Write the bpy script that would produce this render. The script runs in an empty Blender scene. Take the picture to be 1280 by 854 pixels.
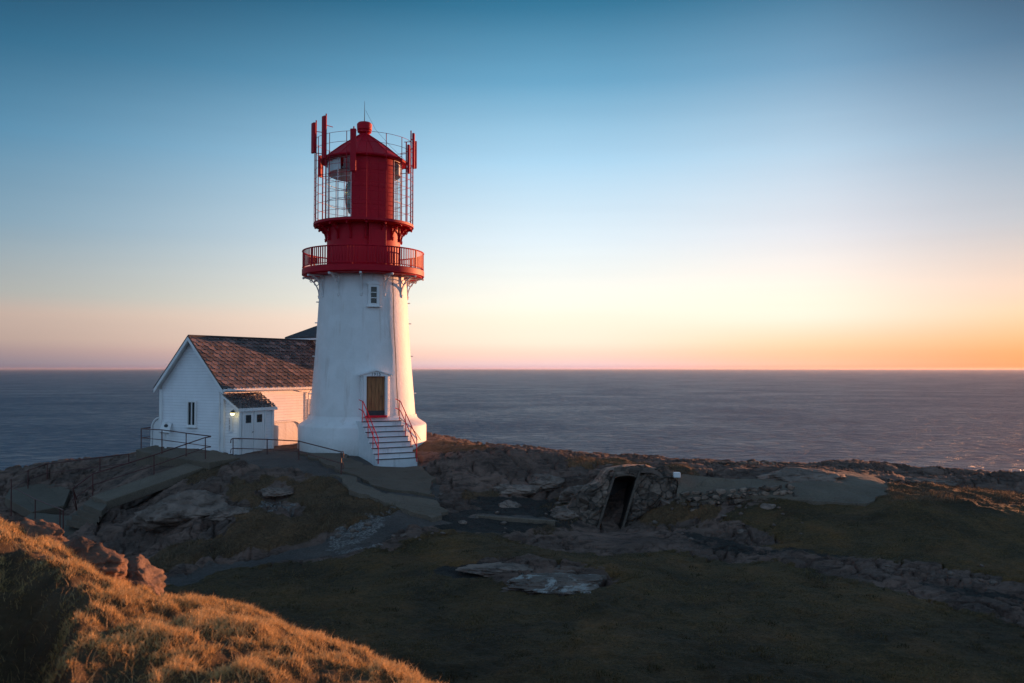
import bpy, bmesh, math, random
import numpy as np
from mathutils import Vector, Matrix, noise as mnoise

random.seed(7); RNG = np.random.default_rng(11)
R = math.radians
SC = bpy.context.scene
COL = SC.collection
F = 1067.0; CX = 640.0; CY = 427.0
PITCH = math.atan(34.0 / F)
CP, SP = math.cos(PITCH), math.sin(PITCH)

# ---------------------------------------------------------------- layout helpers (photo measurements -> metres)
def P(px, py, Y):
    a = (px - CX) / F; b = (CY - py) / F
    dy = CP - b * SP; dz = SP + b * CP
    k = Y / dy
    return Vector((a * k, Y, dz * k))
def PZ(px, py, z):
    p = P(px, py, 1.0)
    return p * (z / p.z)
def proj(x, y, z):
    yc = y * CP + z * SP; zc = -y * SP + z * CP
    yc = np.where(yc < 0.3, 0.3, yc)
    return CX + F * x / yc, CY - F * zc / yc

# ---------------------------------------------------------------- numpy noise
def _h(ix, iy, s):
    n = (ix.astype(np.int64) * 374761393 + iy.astype(np.int64) * 668265263 + s * 2147483647 * 3) & 0xffffffff
    n = ((n ^ (n >> 13)) * 1274126177) & 0xffffffff
    n = ((n ^ (n >> 16)) * 2246822519) & 0xffffffff
    return ((n ^ (n >> 15)) & 0xffffff) / float(0xffffff)
def vn(x, y, s=0):
    ix = np.floor(x); iy = np.floor(y); fx = x - ix; fy = y - iy
    fx = fx * fx * fx * (fx * (fx * 6 - 15) + 10); fy = fy * fy * fy * (fy * (fy * 6 - 15) + 10)
    a = _h(ix, iy, s); b = _h(ix + 1, iy, s); c = _h(ix, iy + 1, s); d = _h(ix + 1, iy + 1, s)
    return (a + (b - a) * fx) * (1 - fy) + (c + (d - c) * fx) * fy - 0.5
def fbm(x, y, s=0, o=4):
    t = 0; a = 1.0; k = 1.0
    for i in range(o):
        t = t + a * vn(x * k + 17.3 * i, y * k - 9.1 * i, s + i); a *= 0.5; k *= 2.03
    return t
def sstep(a, b, x):
    t = np.clip((x - a) / (b - a), 0, 1); return t * t * (3 - 2 * t)

# ---------------------------------------------------------------- materials
def mat(name):
    m = bpy.data.materials.new(name); m.use_nodes = True
    nt = m.node_tree
    return m, nt, nt.nodes['Principled BSDF'], nt.nodes['Material Output']
def N(nt, t, **kw):
    n = nt.nodes.new(t)
    for k, v in kw.items():
        if k in ('operation', 'blend_type', 'data_type', 'attribute_name', 'feature', 'wave_type', 'bands_direction', 'noise_dimensions', 'noise_type', 'distribution', 'interpolation_type', 'voronoi_dimensions', 'distance', 'clamp'):
            setattr(n, k, v)
        else: n.inputs[k].default_value = v
    return n
def L(nt, a, b): nt.links.new(a, b)
def noise_n(nt, vec, scale, detail=4, rough=0.55, dist=0.0):
    n = N(nt, 'ShaderNodeTexNoise', Scale=scale, Detail=detail, Roughness=rough, Distortion=dist)
    if vec: L(nt, vec, n.inputs['Vector'])
    return n.outputs['Fac']
def ramp(nt, fac, stops, interp='LINEAR'):
    r = nt.nodes.new('ShaderNodeValToRGB'); r.color_ramp.interpolation = interp
    e = r.color_ramp.elements
    while len(e) > 1: e.remove(e[-1])
    e[0].position = stops[0][0]; e[0].color = (*stops[0][1], 1)
    for p, c in stops[1:]:
        k = e.new(p); k.color = (*c, 1)
    L(nt, fac, r.inputs[0]); return r.outputs['Color']
def mixc(nt, fac, a, b, mode='MIX'):
    m = nt.nodes.new('ShaderNodeMix'); m.data_type = 'RGBA'; m.blend_type = mode
    for s, v in ((m.inputs[0], fac), (m.inputs[6], a), (m.inputs[7], b)):
        if isinstance(v, (int, float)): s.default_value = v
        elif isinstance(v, tuple): s.default_value = (*v, 1)
        else: L(nt, v, s)
    return m.outputs[2]
def mth(nt, op, a, b=0.0, c=None, clamp=False):
    m = nt.nodes.new('ShaderNodeMath'); m.operation = op; m.use_clamp = clamp
    for i, v in enumerate((a, b, c)):
        if v is None: continue
        if isinstance(v, (int, float)): m.inputs[i].default_value = v
        else: L(nt, v, m.inputs[i])
    return m.outputs[0]
def coords(nt, scale=(1, 1, 1), kind='Object'):
    t = nt.nodes.new('ShaderNodeTexCoord'); mp = nt.nodes.new('ShaderNodeMapping')
    mp.inputs['Scale'].default_value = scale
    L(nt, t.outputs[kind], mp.inputs['Vector']); return mp.outputs['Vector']
def bump(nt, b, h, dist=0.02, strength=1.0, chain=None):
    n = nt.nodes.new('ShaderNodeBump'); n.inputs['Distance'].default_value = dist; n.inputs['Strength'].default_value = strength
    L(nt, h, n.inputs['Height'])
    if chain: L(nt, chain, n.inputs['Normal'])
    if b is not None: L(nt, n.outputs['Normal'], b.inputs['Normal'])
    return n.outputs['Normal']

def m_painted(name, col, rough=0.5, stain=0.25, scol=(0.30, 0.17, 0.10), bumpd=0.006, siding=0.0, nscale=1.5):
    m, nt, b, o = mat(name)
    v = coords(nt); vs = coords(nt, (1.0, 1.0, 0.10))
    base = ramp(nt, noise_n(nt, v, nscale, 5), [(0.3, tuple(c * 0.90 for c in col)), (0.7, col)])
    st = ramp(nt, noise_n(nt, vs, 2.6, 6, 0.65), [(0.56, (0, 0, 0)), (0.78, (1, 1, 1))])
    st2 = mth(nt, 'MULTIPLY', st, stain)
    c = mixc(nt, st2, base, scol)
    fl = ramp(nt, noise_n(nt, v, 34, 3, 0.7), [(0.66, (0, 0, 0)), (0.72, (1, 1, 1))])
    c = mixc(nt, mth(nt, 'MULTIPLY', fl, stain * 0.6), c, tuple(x * 0.45 for x in scol))
    if name == 'white masonry paint':
        sz = nt.nodes.new('ShaderNodeSeparateXYZ'); L(nt, v, sz.inputs[0])
        mr = nt.nodes.new('ShaderNodeMapRange'); mr.inputs[1].default_value = -3.1; mr.inputs[2].default_value = -4.1; L(nt, sz.outputs['Z'], mr.inputs[0])
        c = mixc(nt, mth(nt, 'MULTIPLY', mth(nt, 'MULTIPLY', mr.outputs[0], noise_n(nt, v, 5, 6, 0.7)), 0.9), c, (0.20, 0.18, 0.13))
        run = ramp(nt, noise_n(nt, coords(nt, (1, 1, 0.06)), 5.0, 5, 0.7), [(0.60, (0, 0, 0)), (0.74, (1, 1, 1))])
        mg = nt.nodes.new('ShaderNodeMapRange'); mg.inputs[1].default_value = -1.0; mg.inputs[2].default_value = 4.2; L(nt, sz.outputs['Z'], mg.inputs[0])
        c = mixc(nt, mth(nt, 'MULTIPLY', mth(nt, 'MULTIPLY', run, mg.outputs[0]), 0.55), c, (0.42, 0.27, 0.15))
        pat = ramp(nt, noise_n(nt, v, 0.9, 3, 0.5), [(0.50, (0, 0, 0)), (0.53, (1, 1, 1))]); c = mixc(nt, mth(nt, 'MULTIPLY', pat, 0.16), c, (0.62, 0.60, 0.57))
    L(nt, c, b.inputs['Base Color']); b.inputs['Roughness'].default_value = rough
    h = noise_n(nt, v, 9, 5)
    nrm = bump(nt, None if siding else b, h, bumpd)
    if siding:
        sx = nt.nodes.new('ShaderNodeSeparateXYZ'); L(nt, coords(nt), sx.inputs[0])
        fr = mth(nt, 'FRACT', mth(nt, 'DIVIDE', sx.outputs['Z'], siding))
        saw = mth(nt, 'SUBTRACT', 1.0, fr)
        bump(nt, b, saw, 0.028, 1.0, nrm)
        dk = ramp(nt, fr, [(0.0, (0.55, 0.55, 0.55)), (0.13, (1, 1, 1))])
        # darker line along the lap of each board
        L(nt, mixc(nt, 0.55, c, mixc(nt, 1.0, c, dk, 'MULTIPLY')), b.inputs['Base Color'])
    return m
M = {}
M['white'] = m_painted('white masonry paint', (0.80, 0.80, 0.80), 0.6, 0.42, bumpd=0.014)
M['whitestep'] = m_painted('worn white step paint', (0.72, 0.74, 0.76), 0.6, 0.55, (0.10, 0.10, 0.11), 0.01, 0, 4)
M['siding'] = m_painted('white weatherboard', (0.80, 0.80, 0.82), 0.5, 0.10, siding=0.135)
M['trim'] = m_painted('white trim paint', (0.80, 0.80, 0.80), 0.45, 0.08)
M['red'] = m_painted('crimson metal paint', (0.46, 0.002, 0.018), 0.55, 0.25, (0.17, 0.004, 0.012), 0.003)
M['redbright'] = m_painted('bright red rail paint', (0.62, 0.012, 0.03), 0.4, 0.2, (0.12, 0.02, 0.02), 0.001)
M['rustred'] = m_painted('dark oxide red pipe', (0.085, 0.018, 0.016), 0.5, 0.5, (0.05, 0.02, 0.015), 0.001)
M['dark'] = m_painted('dark grey nosing', (0.035, 0.037, 0.042), 0.6, 0.3, (0.1, 0.1, 0.1), 0.003)
M['brass'] = m_painted('dark bronze fitting', (0.06, 0.045, 0.03), 0.35, 0.1, (0.02, 0.02, 0.02), 0.0)

for k_ in ('red', 'redbright'): M[k_].node_tree.nodes['Principled BSDF'].inputs['Specular IOR Level'].default_value = 0.22
m, nt, b, o = mat('oak boards'); v = coords(nt, (9, 9, 0.7))
sx = nt.nodes.new('ShaderNodeSeparateXYZ'); L(nt, coords(nt), sx.inputs[0])
fr = mth(nt, 'FRACT', mth(nt, 'DIVIDE', sx.outputs['X'], 0.172))
gr = ramp(nt, fr, [(0.0, (0, 0, 0)), (0.07, (1, 1, 1)), (0.93, (1, 1, 1)), (1, (0, 0, 0))])
c = ramp(nt, noise_n(nt, v, 2.5, 6, 0.6), [(0.3, (0.16, 0.055, 0.018)), (0.55, (0.34, 0.14, 0.045)), (0.75, (0.40, 0.20, 0.08))])
L(nt, mixc(nt, 1.0, c, mixc(nt, gr, (0.15, 0.13, 0.12), (1, 1, 1)), 'MULTIPLY'), b.inputs['Base Color']); b.inputs['Roughness'].default_value = 0.55
bump(nt, b, gr, 0.012); M['oak'] = m

m, nt, b, o = mat('slate'); v = coords(nt); oi = nt.nodes.new('ShaderNodeAttribute'); oi.attribute_name = 'tint'
c = ramp(nt, oi.outputs['Fac'], [(0, (0.05, 0.042, 0.045)), (0.5, (0.14, 0.10, 0.095)), (0.85, (0.25, 0.17, 0.155)), (1, (0.34, 0.23, 0.20))])
c = mixc(nt, ramp(nt, noise_n(nt, v, 6, 5), [(0.5, (0, 0, 0)), (0.7, (0.6, 0.6, 0.6))]), c, (0.12, 0.13, 0.12))
L(nt, c, b.inputs['Base Color']); b.inputs['Roughness'].default_value = 0.6; bump(nt, b, noise_n(nt, v, 25, 4), 0.006); M['slate'] = m

m, nt, b, o = mat('window glass dark'); b.inputs['Base Color'].default_value = (0.015, 0.018, 0.02, 1); b.inputs['Roughness'].default_value = 0.06; b.inputs['IOR'].default_value = 1.5
M['pane'] = m
m, nt, b, o = mat('lantern glass')
nt.nodes.remove(b); tr = nt.nodes.new('ShaderNodeBsdfTransparent'); tr.inputs[0].default_value = (0.93, 0.95, 0.95, 1)
gl = nt.nodes.new('ShaderNodeBsdfGlossy'); gl.inputs['Roughness'].default_value = 0.04
lw = nt.nodes.new('ShaderNodeLayerWeight'); lw.inputs['Blend'].default_value = 0.5; fz = nt.nodes.new('ShaderNodeMath'); fz.operation = 'MULTIPLY_ADD'; L(nt, mth(nt, 'POWER', lw.outputs['Facing'], 4.0), fz.inputs[0]); fz.inputs[1].default_value = 0.35; fz.inputs[2].default_value = 0.05
mx = nt.nodes.new('ShaderNodeMixShader'); L(nt, fz.outputs[0], mx.inputs[0]); L(nt, tr.outputs[0], mx.inputs[1]); L(nt, gl.outputs[0], mx.inputs[2]); L(nt, mx.outputs[0], o.inputs[0])
M['glass'] = m
m, nt, b, o = mat('green lens glass'); b.inputs['Base Color'].default_value = (0.16, 0.30, 0.25, 1); b.inputs['Roughness'].default_value = 0.12
b.inputs['Transmission Weight'].default_value = 0.35; M['lens'] = m
m, nt, b, o = mat('lamp globe'); b.inputs['Base Color'].default_value = (0.9, 0.85, 0.6, 1); b.inputs['Emission Color'].default_value = (1.0, 0.80, 0.28, 1); b.inputs['Emission Strength'].default_value = 2.2; M['lamp'] = m

def m_concrete(name, c1, c2, rough=0.85):
    m, nt, b, o = mat(name); v = coords(nt)
    n1 = noise_n(nt, v, 1.1, 6, 0.6); n2 = noise_n(nt, v, 22, 4, 0.7)
    c = ramp(nt, n1, [(0.3, c1), (0.7, c2)])
    c = mixc(nt, 0.35, c, ramp(nt, n2, [(0.35, tuple(x * 0.45 for x in c1)), (0.65, tuple(x * 1.4 for x in c2))]))
    vo = N(nt, 'ShaderNodeTexVoronoi', feature='DISTANCE_TO_EDGE', Scale=0.6); L(nt, v, vo.inputs['Vector'])
    cr = ramp(nt, vo.outputs['Distance'], [(0.0, (1, 1, 1)), (0.006, (0, 0, 0))])
    c = mixc(nt, mth(nt, 'MULTIPLY', cr, 0.5), c, (0.012, 0.012, 0.012))
    L(nt, c, b.inputs['Base Color']); b.inputs['Roughness'].default_value = rough
    nr = bump(nt, None, n2, 0.012); bump(nt, b, n1, 0.05, 1, nr); return m
M['concrete'] = m_concrete('weathered concrete', (0.105, 0.078, 0.056), (0.175, 0.134, 0.098))
M['concdark'] = m_concrete('mossy dark concrete', (0.082, 0.060, 0.042), (0.14, 0.105, 0.075))

def rock_nodes(nt, v, stretch):
    n1 = noise_n(nt, v, 0.55, 8, 0.62, 0.4); n2 = noise_n(nt, v, 5.5, 6, 0.65); n3 = noise_n(nt, stretch, 1.6, 8, 0.68, 0.8)
    c = ramp(nt, n1, [(0.30, (0.060, 0.055, 0.052)), (0.46, (0.105, 0.093, 0.086)), (0.56, (0.15, 0.132, 0.122)), (0.72, (0.20, 0.175, 0.16))])
    c = mixc(nt, ramp(nt, n3, [(0.40, (0.75, 0.75, 0.75)), (0.5, (0, 0, 0))]), c, (0.035, 0.030, 0.028))
    c = mixc(nt, ramp(nt, n2, [(0.55, (0, 0, 0)), (0.75, (0.6, 0.6, 0.6))]), c, (0.20, 0.19, 0.175))
    return c, n1, n2, n3
def m_rock(name, tint=(1, 1, 1), stones=0):
    m, nt, b, o = mat(name); v = coords(nt); vs = coords(nt, (1.0, 1.0, 3.0))
    c, n1, n2, n3 = rock_nodes(nt, v, vs)
    c = mixc(nt, 1.0, c, tint, 'MULTIPLY')
    h = mth(nt, 'ADD', mth(nt, 'MULTIPLY', n2, 0.4), n3)
    nr = bump(nt, None, h, 0.07)
    if stones:
        vo = N(nt, 'ShaderNodeTexVoronoi', feature='DISTANCE_TO_EDGE', Scale=stones); L(nt, v, vo.inputs['Vector'])
        vc = N(nt, 'ShaderNodeTexVoronoi', feature='F1', Scale=stones); L(nt, v, vc.inputs['Vector'])
        e = ramp(nt, mth(nt, 'ADD', vo.outputs['Distance'], mth(nt, 'MULTIPLY', mth(nt, 'SUBTRACT', n2, 0.5), 0.12)), [(0, (0, 0, 0)), (0.05, (1, 1, 1))])
        hs = nt.nodes.new('ShaderNodeSeparateColor'); L(nt, vc.outputs['Color'], hs.inputs[0])
        c = mixc(nt, 1.0, c, ramp(nt, hs.outputs[0], [(0, (0.55, 0.52, 0.5)), (1, (1.5, 1.4, 1.35))]), 'MULTIPLY')
        c = mixc(nt, e, (0.06, 0.052, 0.045), c)
        nr = bump(nt, None, e, 0.05, 1, nr)
    L(nt, nr, b.inputs['Normal'])
    L(nt, c, b.inputs['Base Color']); b.inputs['Roughness'].default_value = 0.8; return m
M['rock'] = m_rock('coastal rock', (1.6, 1.3, 1.12))
M['knollrock'] = m_rock('brown lichen rock', (1.25, 0.82, 0.58))
M['pinkrock'] = m_rock('pale weathered gneiss', (2.1, 1.72, 1.48))
M['stonework'] = m_rock('rubble stonework', (1.45, 1.2, 1.0), 2.6)

# ground: the four covers are chosen by vertex attributes
m, nt, b, o = mat('ground cover'); v = coords(nt); vs = coords(nt, (0.6, 1.6, 2.5))
def att(n):
    a = nt.nodes.new('ShaderNodeAttribute'); a.attribute_name = n; return a.outputs['Fac']
rc, n1, n2, n3 = rock_nodes(nt, v, vs)
g1 = noise_n(nt, v, 0.8, 6, 0.6); g2 = noise_n(nt, v, 14, 5, 0.7); g3 = noise_n(nt, v, 60, 3, 0.7)
lawn = ramp(nt, g1, [(0.3, (0.030, 0.036, 0.016)), (0.5, (0.048, 0.050, 0.024)), (0.68, (0.085, 0.070, 0.038))])
lawn = mixc(nt, 0.55, lawn, ramp(nt, g2, [(0.35, (0.012, 0.014, 0.008)), (0.52, (0.045, 0.046, 0.024)), (0.7, (0.12, 0.105, 0.06))]))
dry = ramp(nt, g1, [(0.3, (0.075, 0.050, 0.022)), (0.65, (0.17, 0.115, 0.058))])
dry = mixc(nt, 0.6, dry, ramp(nt, g2, [(0.33, (0.02, 0.014, 0.008)), (0.55, (0.12, 0.08, 0.04)), (0.7, (0.24, 0.17, 0.09))]))
soil = ramp(nt, g2, [(0.35, (0.008, 0.008, 0.008)), (0.6, (0.026, 0.025, 0.023)), (0.75, (0.09, 0.085, 0.08))])
def sharp(a, nz, w=0.10):
    x = mth(nt, 'ADD', a, mth(nt, 'MULTIPLY', mth(nt, 'SUBTRACT', nz, 0.5), 2.0))
    return ramp(nt, x, [(0.5 - w, (0, 0, 0)), (0.5 + w, (1, 1, 1))])
fl_, fd_, fs_, fp_ = sharp(att('lawn'), noise_n(nt, v, 2.0, 7, 0.7), 0.07), sharp(att('dry'), noise_n(nt, v, 1.3, 8, 0.7), 0.07), sharp(att('soil'), noise_n(nt, v, 1.6, 8, 0.72), 0.12), sharp(att('path'), g1, 0.06)
c = mixc(nt, 1.0, rc, (1.65, 1.20, 0.97), 'MULTIPLY')
lawn = mixc(nt, 1.0, lawn, (2.4, 1.42, 0.82), 'MULTIPLY'); dry = mixc(nt, 1.0, dry, (1.30, 1.08, 0.92), 'MULTIPLY'); soil = mixc(nt, 1.0, soil, (1.8, 1.5, 1.25), 'MULTIPLY')
patch = ramp(nt, noise_n(nt, v, 0.33, 5, 0.65, 0.5), [(0.38, (0.5, 0.52, 0.5)), (0.52, (1, 1, 1)), (0.66, (1.55, 1.35, 1.2))]); lawn = mixc(nt, 1.0, lawn, patch, 'MULTIPLY'); dry = mixc(nt, 1.0, dry, patch, 'MULTIPLY')
pc = ramp(nt, n1, [(0.35, (0.060, 0.062, 0.062)), (0.65, (0.12, 0.122, 0.12))])
pc = mixc(nt, 1.0, pc, (1.6, 1.2, 0.95), 'MULTIPLY'); pc = mixc(nt, 0.4, pc, ramp(nt, g2, [(0.35, (0.03, 0.03, 0.03)), (0.65, (0.16, 0.16, 0.16))]))
c = mixc(nt, fd_, c, dry); c = mixc(nt, fl_, c, lawn); c = mixc(nt, fs_, c, soil); c = mixc(nt, fp_, c, pc)
lich = sharp(att('lichen'), noise_n(nt, coords(nt, (1.2, 3.0, 1.0)), 1.1, 8, 0.66, 0.4), 0.05)
c = mixc(nt, lich, c, ramp(nt, g2, [(0.40, (0.09, 0.08, 0.07)), (0.62, (0.36, 0.34, 0.31))]))
c = mixc(nt, 1.0, c, (0.86, 0.84, 0.86), 'MULTIPLY')
L(nt, c, b.inputs['Base Color']); b.inputs['Roughness'].default_value = 0.9
rough_h = mth(nt, 'ADD', mth(nt, 'MULTIPLY', n2, 0.35), n3)
nr = bump(nt, None, rough_h, 0.16, 1.0)
nr = bump(nt, None, g2, 0.06, 1, nr)
bump(nt, b, g3, 0.012, 1, nr)
M['ground'] = m

m, nt, b, o = mat('turf soil'); v = coords(nt)
c = ramp(nt, noise_n(nt, v, 2.2, 6, 0.65), [(0.3, (0.040, 0.026, 0.012)), (0.6, (0.10, 0.062, 0.028)), (0.75, (0.15, 0.10, 0.048))])
L(nt, c, b.inputs['Base Color']); b.inputs['Roughness'].default_value = 0.95; bump(nt, b, noise_n(nt, v, 18, 6, 0.7), 0.04); M['turf'] = m
def m_grass(name, lo, mid, hi, transl=0.25):
    m, nt, b, o = mat(name); a = nt.nodes.new('ShaderNodeAttribute'); a.attribute_name = 'tint'
    c = ramp(nt, a.outputs['Fac'], [(0, lo), (0.5, mid), (1, hi)])
    L(nt, c, b.inputs['Base Color']); b.inputs['Roughness'].default_value = 0.6; b.inputs['Specular IOR Level'].default_value = 0.25
    t = nt.nodes.new('ShaderNodeBsdfTranslucent'); L(nt, c, t.inputs[0])
    mx = nt.nodes.new('ShaderNodeMixShader'); mx.inputs[0].default_value = transl
    L(nt, b.outputs[0], mx.inputs[1]); L(nt, t.outputs[0], mx.inputs[2]); L(nt, mx.outputs[0], o.inputs[0]); return m
M['straw'] = m_grass('dry straw grass', (0.09, 0.058, 0.025), (0.50, 0.33, 0.13), (0.80, 0.56, 0.27))
M['drygrass'] = m_grass('brown bank grass', (0.042, 0.032, 0.018), (0.115, 0.085, 0.050), (0.23, 0.165, 0.10))
M['lawngrass'] = m_grass('short lawn grass', (0.045, 0.034, 0.012), (0.105, 0.075, 0.031), (0.24, 0.165, 0.08))

m, nt, b, o = mat('sea water'); v = coords(nt); vs = coords(nt, (1.0, 2.2, 1))
vs = coords(nt, (0.85, 1.1, 1))
w1 = noise_n(nt, vs, 0.13, 6, 0.62, 0.6); w2 = noise_n(nt, vs, 0.011, 5, 0.6, 0.4); w3 = noise_n(nt, v, 0.35, 4, 0.6)
b.inputs['Base Color'].default_value = (0.002, 0.060, 0.125, 1); b.inputs['IOR'].default_value = 1.27
ln_ = nt.nodes.new('ShaderNodeVectorMath'); ln_.operation = 'LENGTH'; L(nt, v, ln_.inputs[0])      # calmer water far off shore
far = nt.nodes.new('ShaderNodeMapRange'); far.interpolation_type = 'SMOOTHSTEP'; far.inputs[1].default_value = 2.3; far.inputs[2].default_value = 4.0; L(nt, mth(nt, 'LOGARITHM', ln_.outputs['Value'], 10.0), far.inputs[0])
rr = mth(nt, 'ADD', mth(nt, 'MULTIPLY', w1, 0.55), mth(nt, 'MULTIPLY', w2, 0.45))
rr = nt.nodes.new('ShaderNodeMapRange').outputs[0] if False else ramp(nt, rr, [(0.38, (0.56, 0.56, 0.56)), (0.62, (0.34, 0.34, 0.34))])
L(nt, mth(nt, 'SUBTRACT', rr, mth(nt, 'MULTIPLY', far.outputs[0], 0.08)), b.inputs['Roughness'])
nr = bump(nt, None, w1, 4.2, 1.0); nb_ = nt.nodes.new('ShaderNodeBump'); nb_.inputs['Distance'].default_value = 0.4; L(nt, w3, nb_.inputs['Height']); L(nt, nr, nb_.inputs['Normal']); L(nt, nb_.outputs[0], b.inputs['Normal'])
calm = mth(nt, 'SUBTRACT', 1.0, mth(nt, 'MULTIPLY', far.outputs[0], 0.2)); L(nt, calm, nb_.inputs['Strength']); L(nt, calm, nr.node.inputs['Strength'])
M['sea'] = m

# ---------------------------------------------------------------- mesh builders
class MB:
    def __init__(s): s.v = []; s.f = []
    def add(s, vs, fs):
        o = len(s.v); s.v += [tuple(x) for x in vs]; s.f += [tuple(i + o for i in f) for f in fs]; return s
    def box(s, c, d, rot=None):
        hx, hy, hz = d[0] / 2, d[1] / 2, d[2] / 2; c = Vector(c); vs = []
        for x, y, z in ((-1, -1, -1), (1, -1, -1), (1, 1, -1), (-1, 1, -1), (-1, -1, 1), (1, -1, 1), (1, 1, 1), (-1, 1, 1)):
            p = Vector((x * hx, y * hy, z * hz))
            if rot is not None: p = rot @ p
            vs.append(c + p)
        return s.add(vs, [(0, 3, 2, 1), (4, 5, 6, 7), (0, 1, 5, 4), (1, 2, 6, 5), (2, 3, 7, 6), (3, 0, 4, 7)])
    def hexa(s, v8): return s.add(v8, [(0, 3, 2, 1), (4, 5, 6, 7), (0, 1, 5, 4), (1, 2, 6, 5), (2, 3, 7, 6), (3, 0, 4, 7)])
    def lathe(s, prof, n=64, a0=0, a1=2 * math.pi, cap=False):
        full = abs(a1 - a0 - 2 * math.pi) < 1e-6; k = n if full else n + 1; vs = []; fs = []
        for i in range(k):
            a = a0 + (a1 - a0) * i / n
            for r, z in prof: vs.append((r * math.sin(a), -r * math.cos(a), z))
        m = len(prof)
        for i in range(n):
            j = (i + 1) % k
            for q in range(m - 1): fs.append((i * m + q, j * m + q, j * m + q + 1, i * m + q + 1))
        return s.add(vs, fs)
    def tube(s, pts, r, n=8, closed=False, cap=True):
        pts = [Vector(p) for p in pts]; m = len(pts); vs = []; fs = []
        prev = None
        for i, p in enumerate(pts):
            a = pts[i - 1] if (i > 0 or closed) else p; c = pts[(i + 1) % m] if (i < m - 1 or closed) else p
            t = (c - a).normalized()
            ref = prev if prev is not None else (Vector((0, 0, 1)) if abs(t.z) < 0.9 else Vector((1, 0, 0)))
            u = t.cross(ref)
            if u.length < 1e-4: u = t.cross(Vector((1, 0.3, 0)))
            u.normalize(); w = u.cross(t).normalized(); prev = w
            rr = r[i] if isinstance(r, (list, tuple)) else r
            for k in range(n):
                an = 2 * math.pi * k / n
                vs.append(p + u * math.cos(an) * rr + w * math.sin(an) * rr)
        for i in range(m if closed else m - 1):
            j = (i + 1) % m
            for k in range(n):
                k2 = (k + 1) % n; fs.append((i * n + k, j * n + k, j * n + k2, i * n + k2))
        if cap and not closed:
            fs.append(tuple(range(n))); fs.append(tuple(reversed([(m - 1) * n + k for k in range(n)])))
        return s.add(vs, fs)
    def prism(s, poly, ex, plane):      # poly of 2D points -> plane(a,b)=Vector ; extruded by vector ex
        n = len(poly); a = [plane(x, y) for x, y in poly]; b_ = [p + Vector(ex) for p in a]
        return s.add(a + b_, [tuple(range(n)), tuple(reversed(range(n, 2 * n)))] + [(i, i + n, (i + 1) % n + n, (i + 1) % n) for i in range(n)])
    def build(s, name, m, parent=None, bevel=0.0, smooth=35, matrix=None, disp=None):
        me = bpy.data.meshes.new(name); bm = bmesh.new()
        vs = [bm.verts.new(v) for v in s.v]
        for f in s.f:
            try: bm.faces.new([vs[i] for i in f])
            except ValueError: pass
        bmesh.ops.recalc_face_normals(bm, faces=bm.faces)
        if bevel: bmesh.ops.bevel(bm, geom=[e for e in bm.edges if len(e.link_faces) == 2 and e.calc_face_angle(0) > 0.6], offset=bevel, segments=1, affect='EDGES', clamp_overlap=True)
        if smooth:
            for f in bm.faces: f.smooth = True
            for e in bm.edges: e.smooth = not (len(e.link_faces) != 2 or e.calc_face_angle(0) > R(smooth))
        bm.to_mesh(me); bm.free(); me.materials.append(m)
        o = bpy.data.objects.new(name, me); COL.objects.link(o)
        if parent: o.parent = parent
        return o
def thing(name, label, cat, loc=(0, 0, 0), rz=0, group=None):
    o = bpy.data.objects.new(name, None); COL.objects.link(o); o.location = loc; o.rotation_euler = (0, 0, rz)
    o.empty_display_size = 0.3
    return tag(o, label, cat, group)
def tag(o, label, cat, group=None, kind=None):
    o['label'] = label; o['category'] = cat
    if group: o['group'] = group
    if kind: o['kind'] = kind
    return o
def struct(o): o['kind'] = 'structure'; return o
def copy_to(o, parent, rz=None):
    c = o.copy(); COL.objects.link(c); c.parent = parent
    if rz is not None: c.rotation_euler = (0, 0, rz)
    return c

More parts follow.
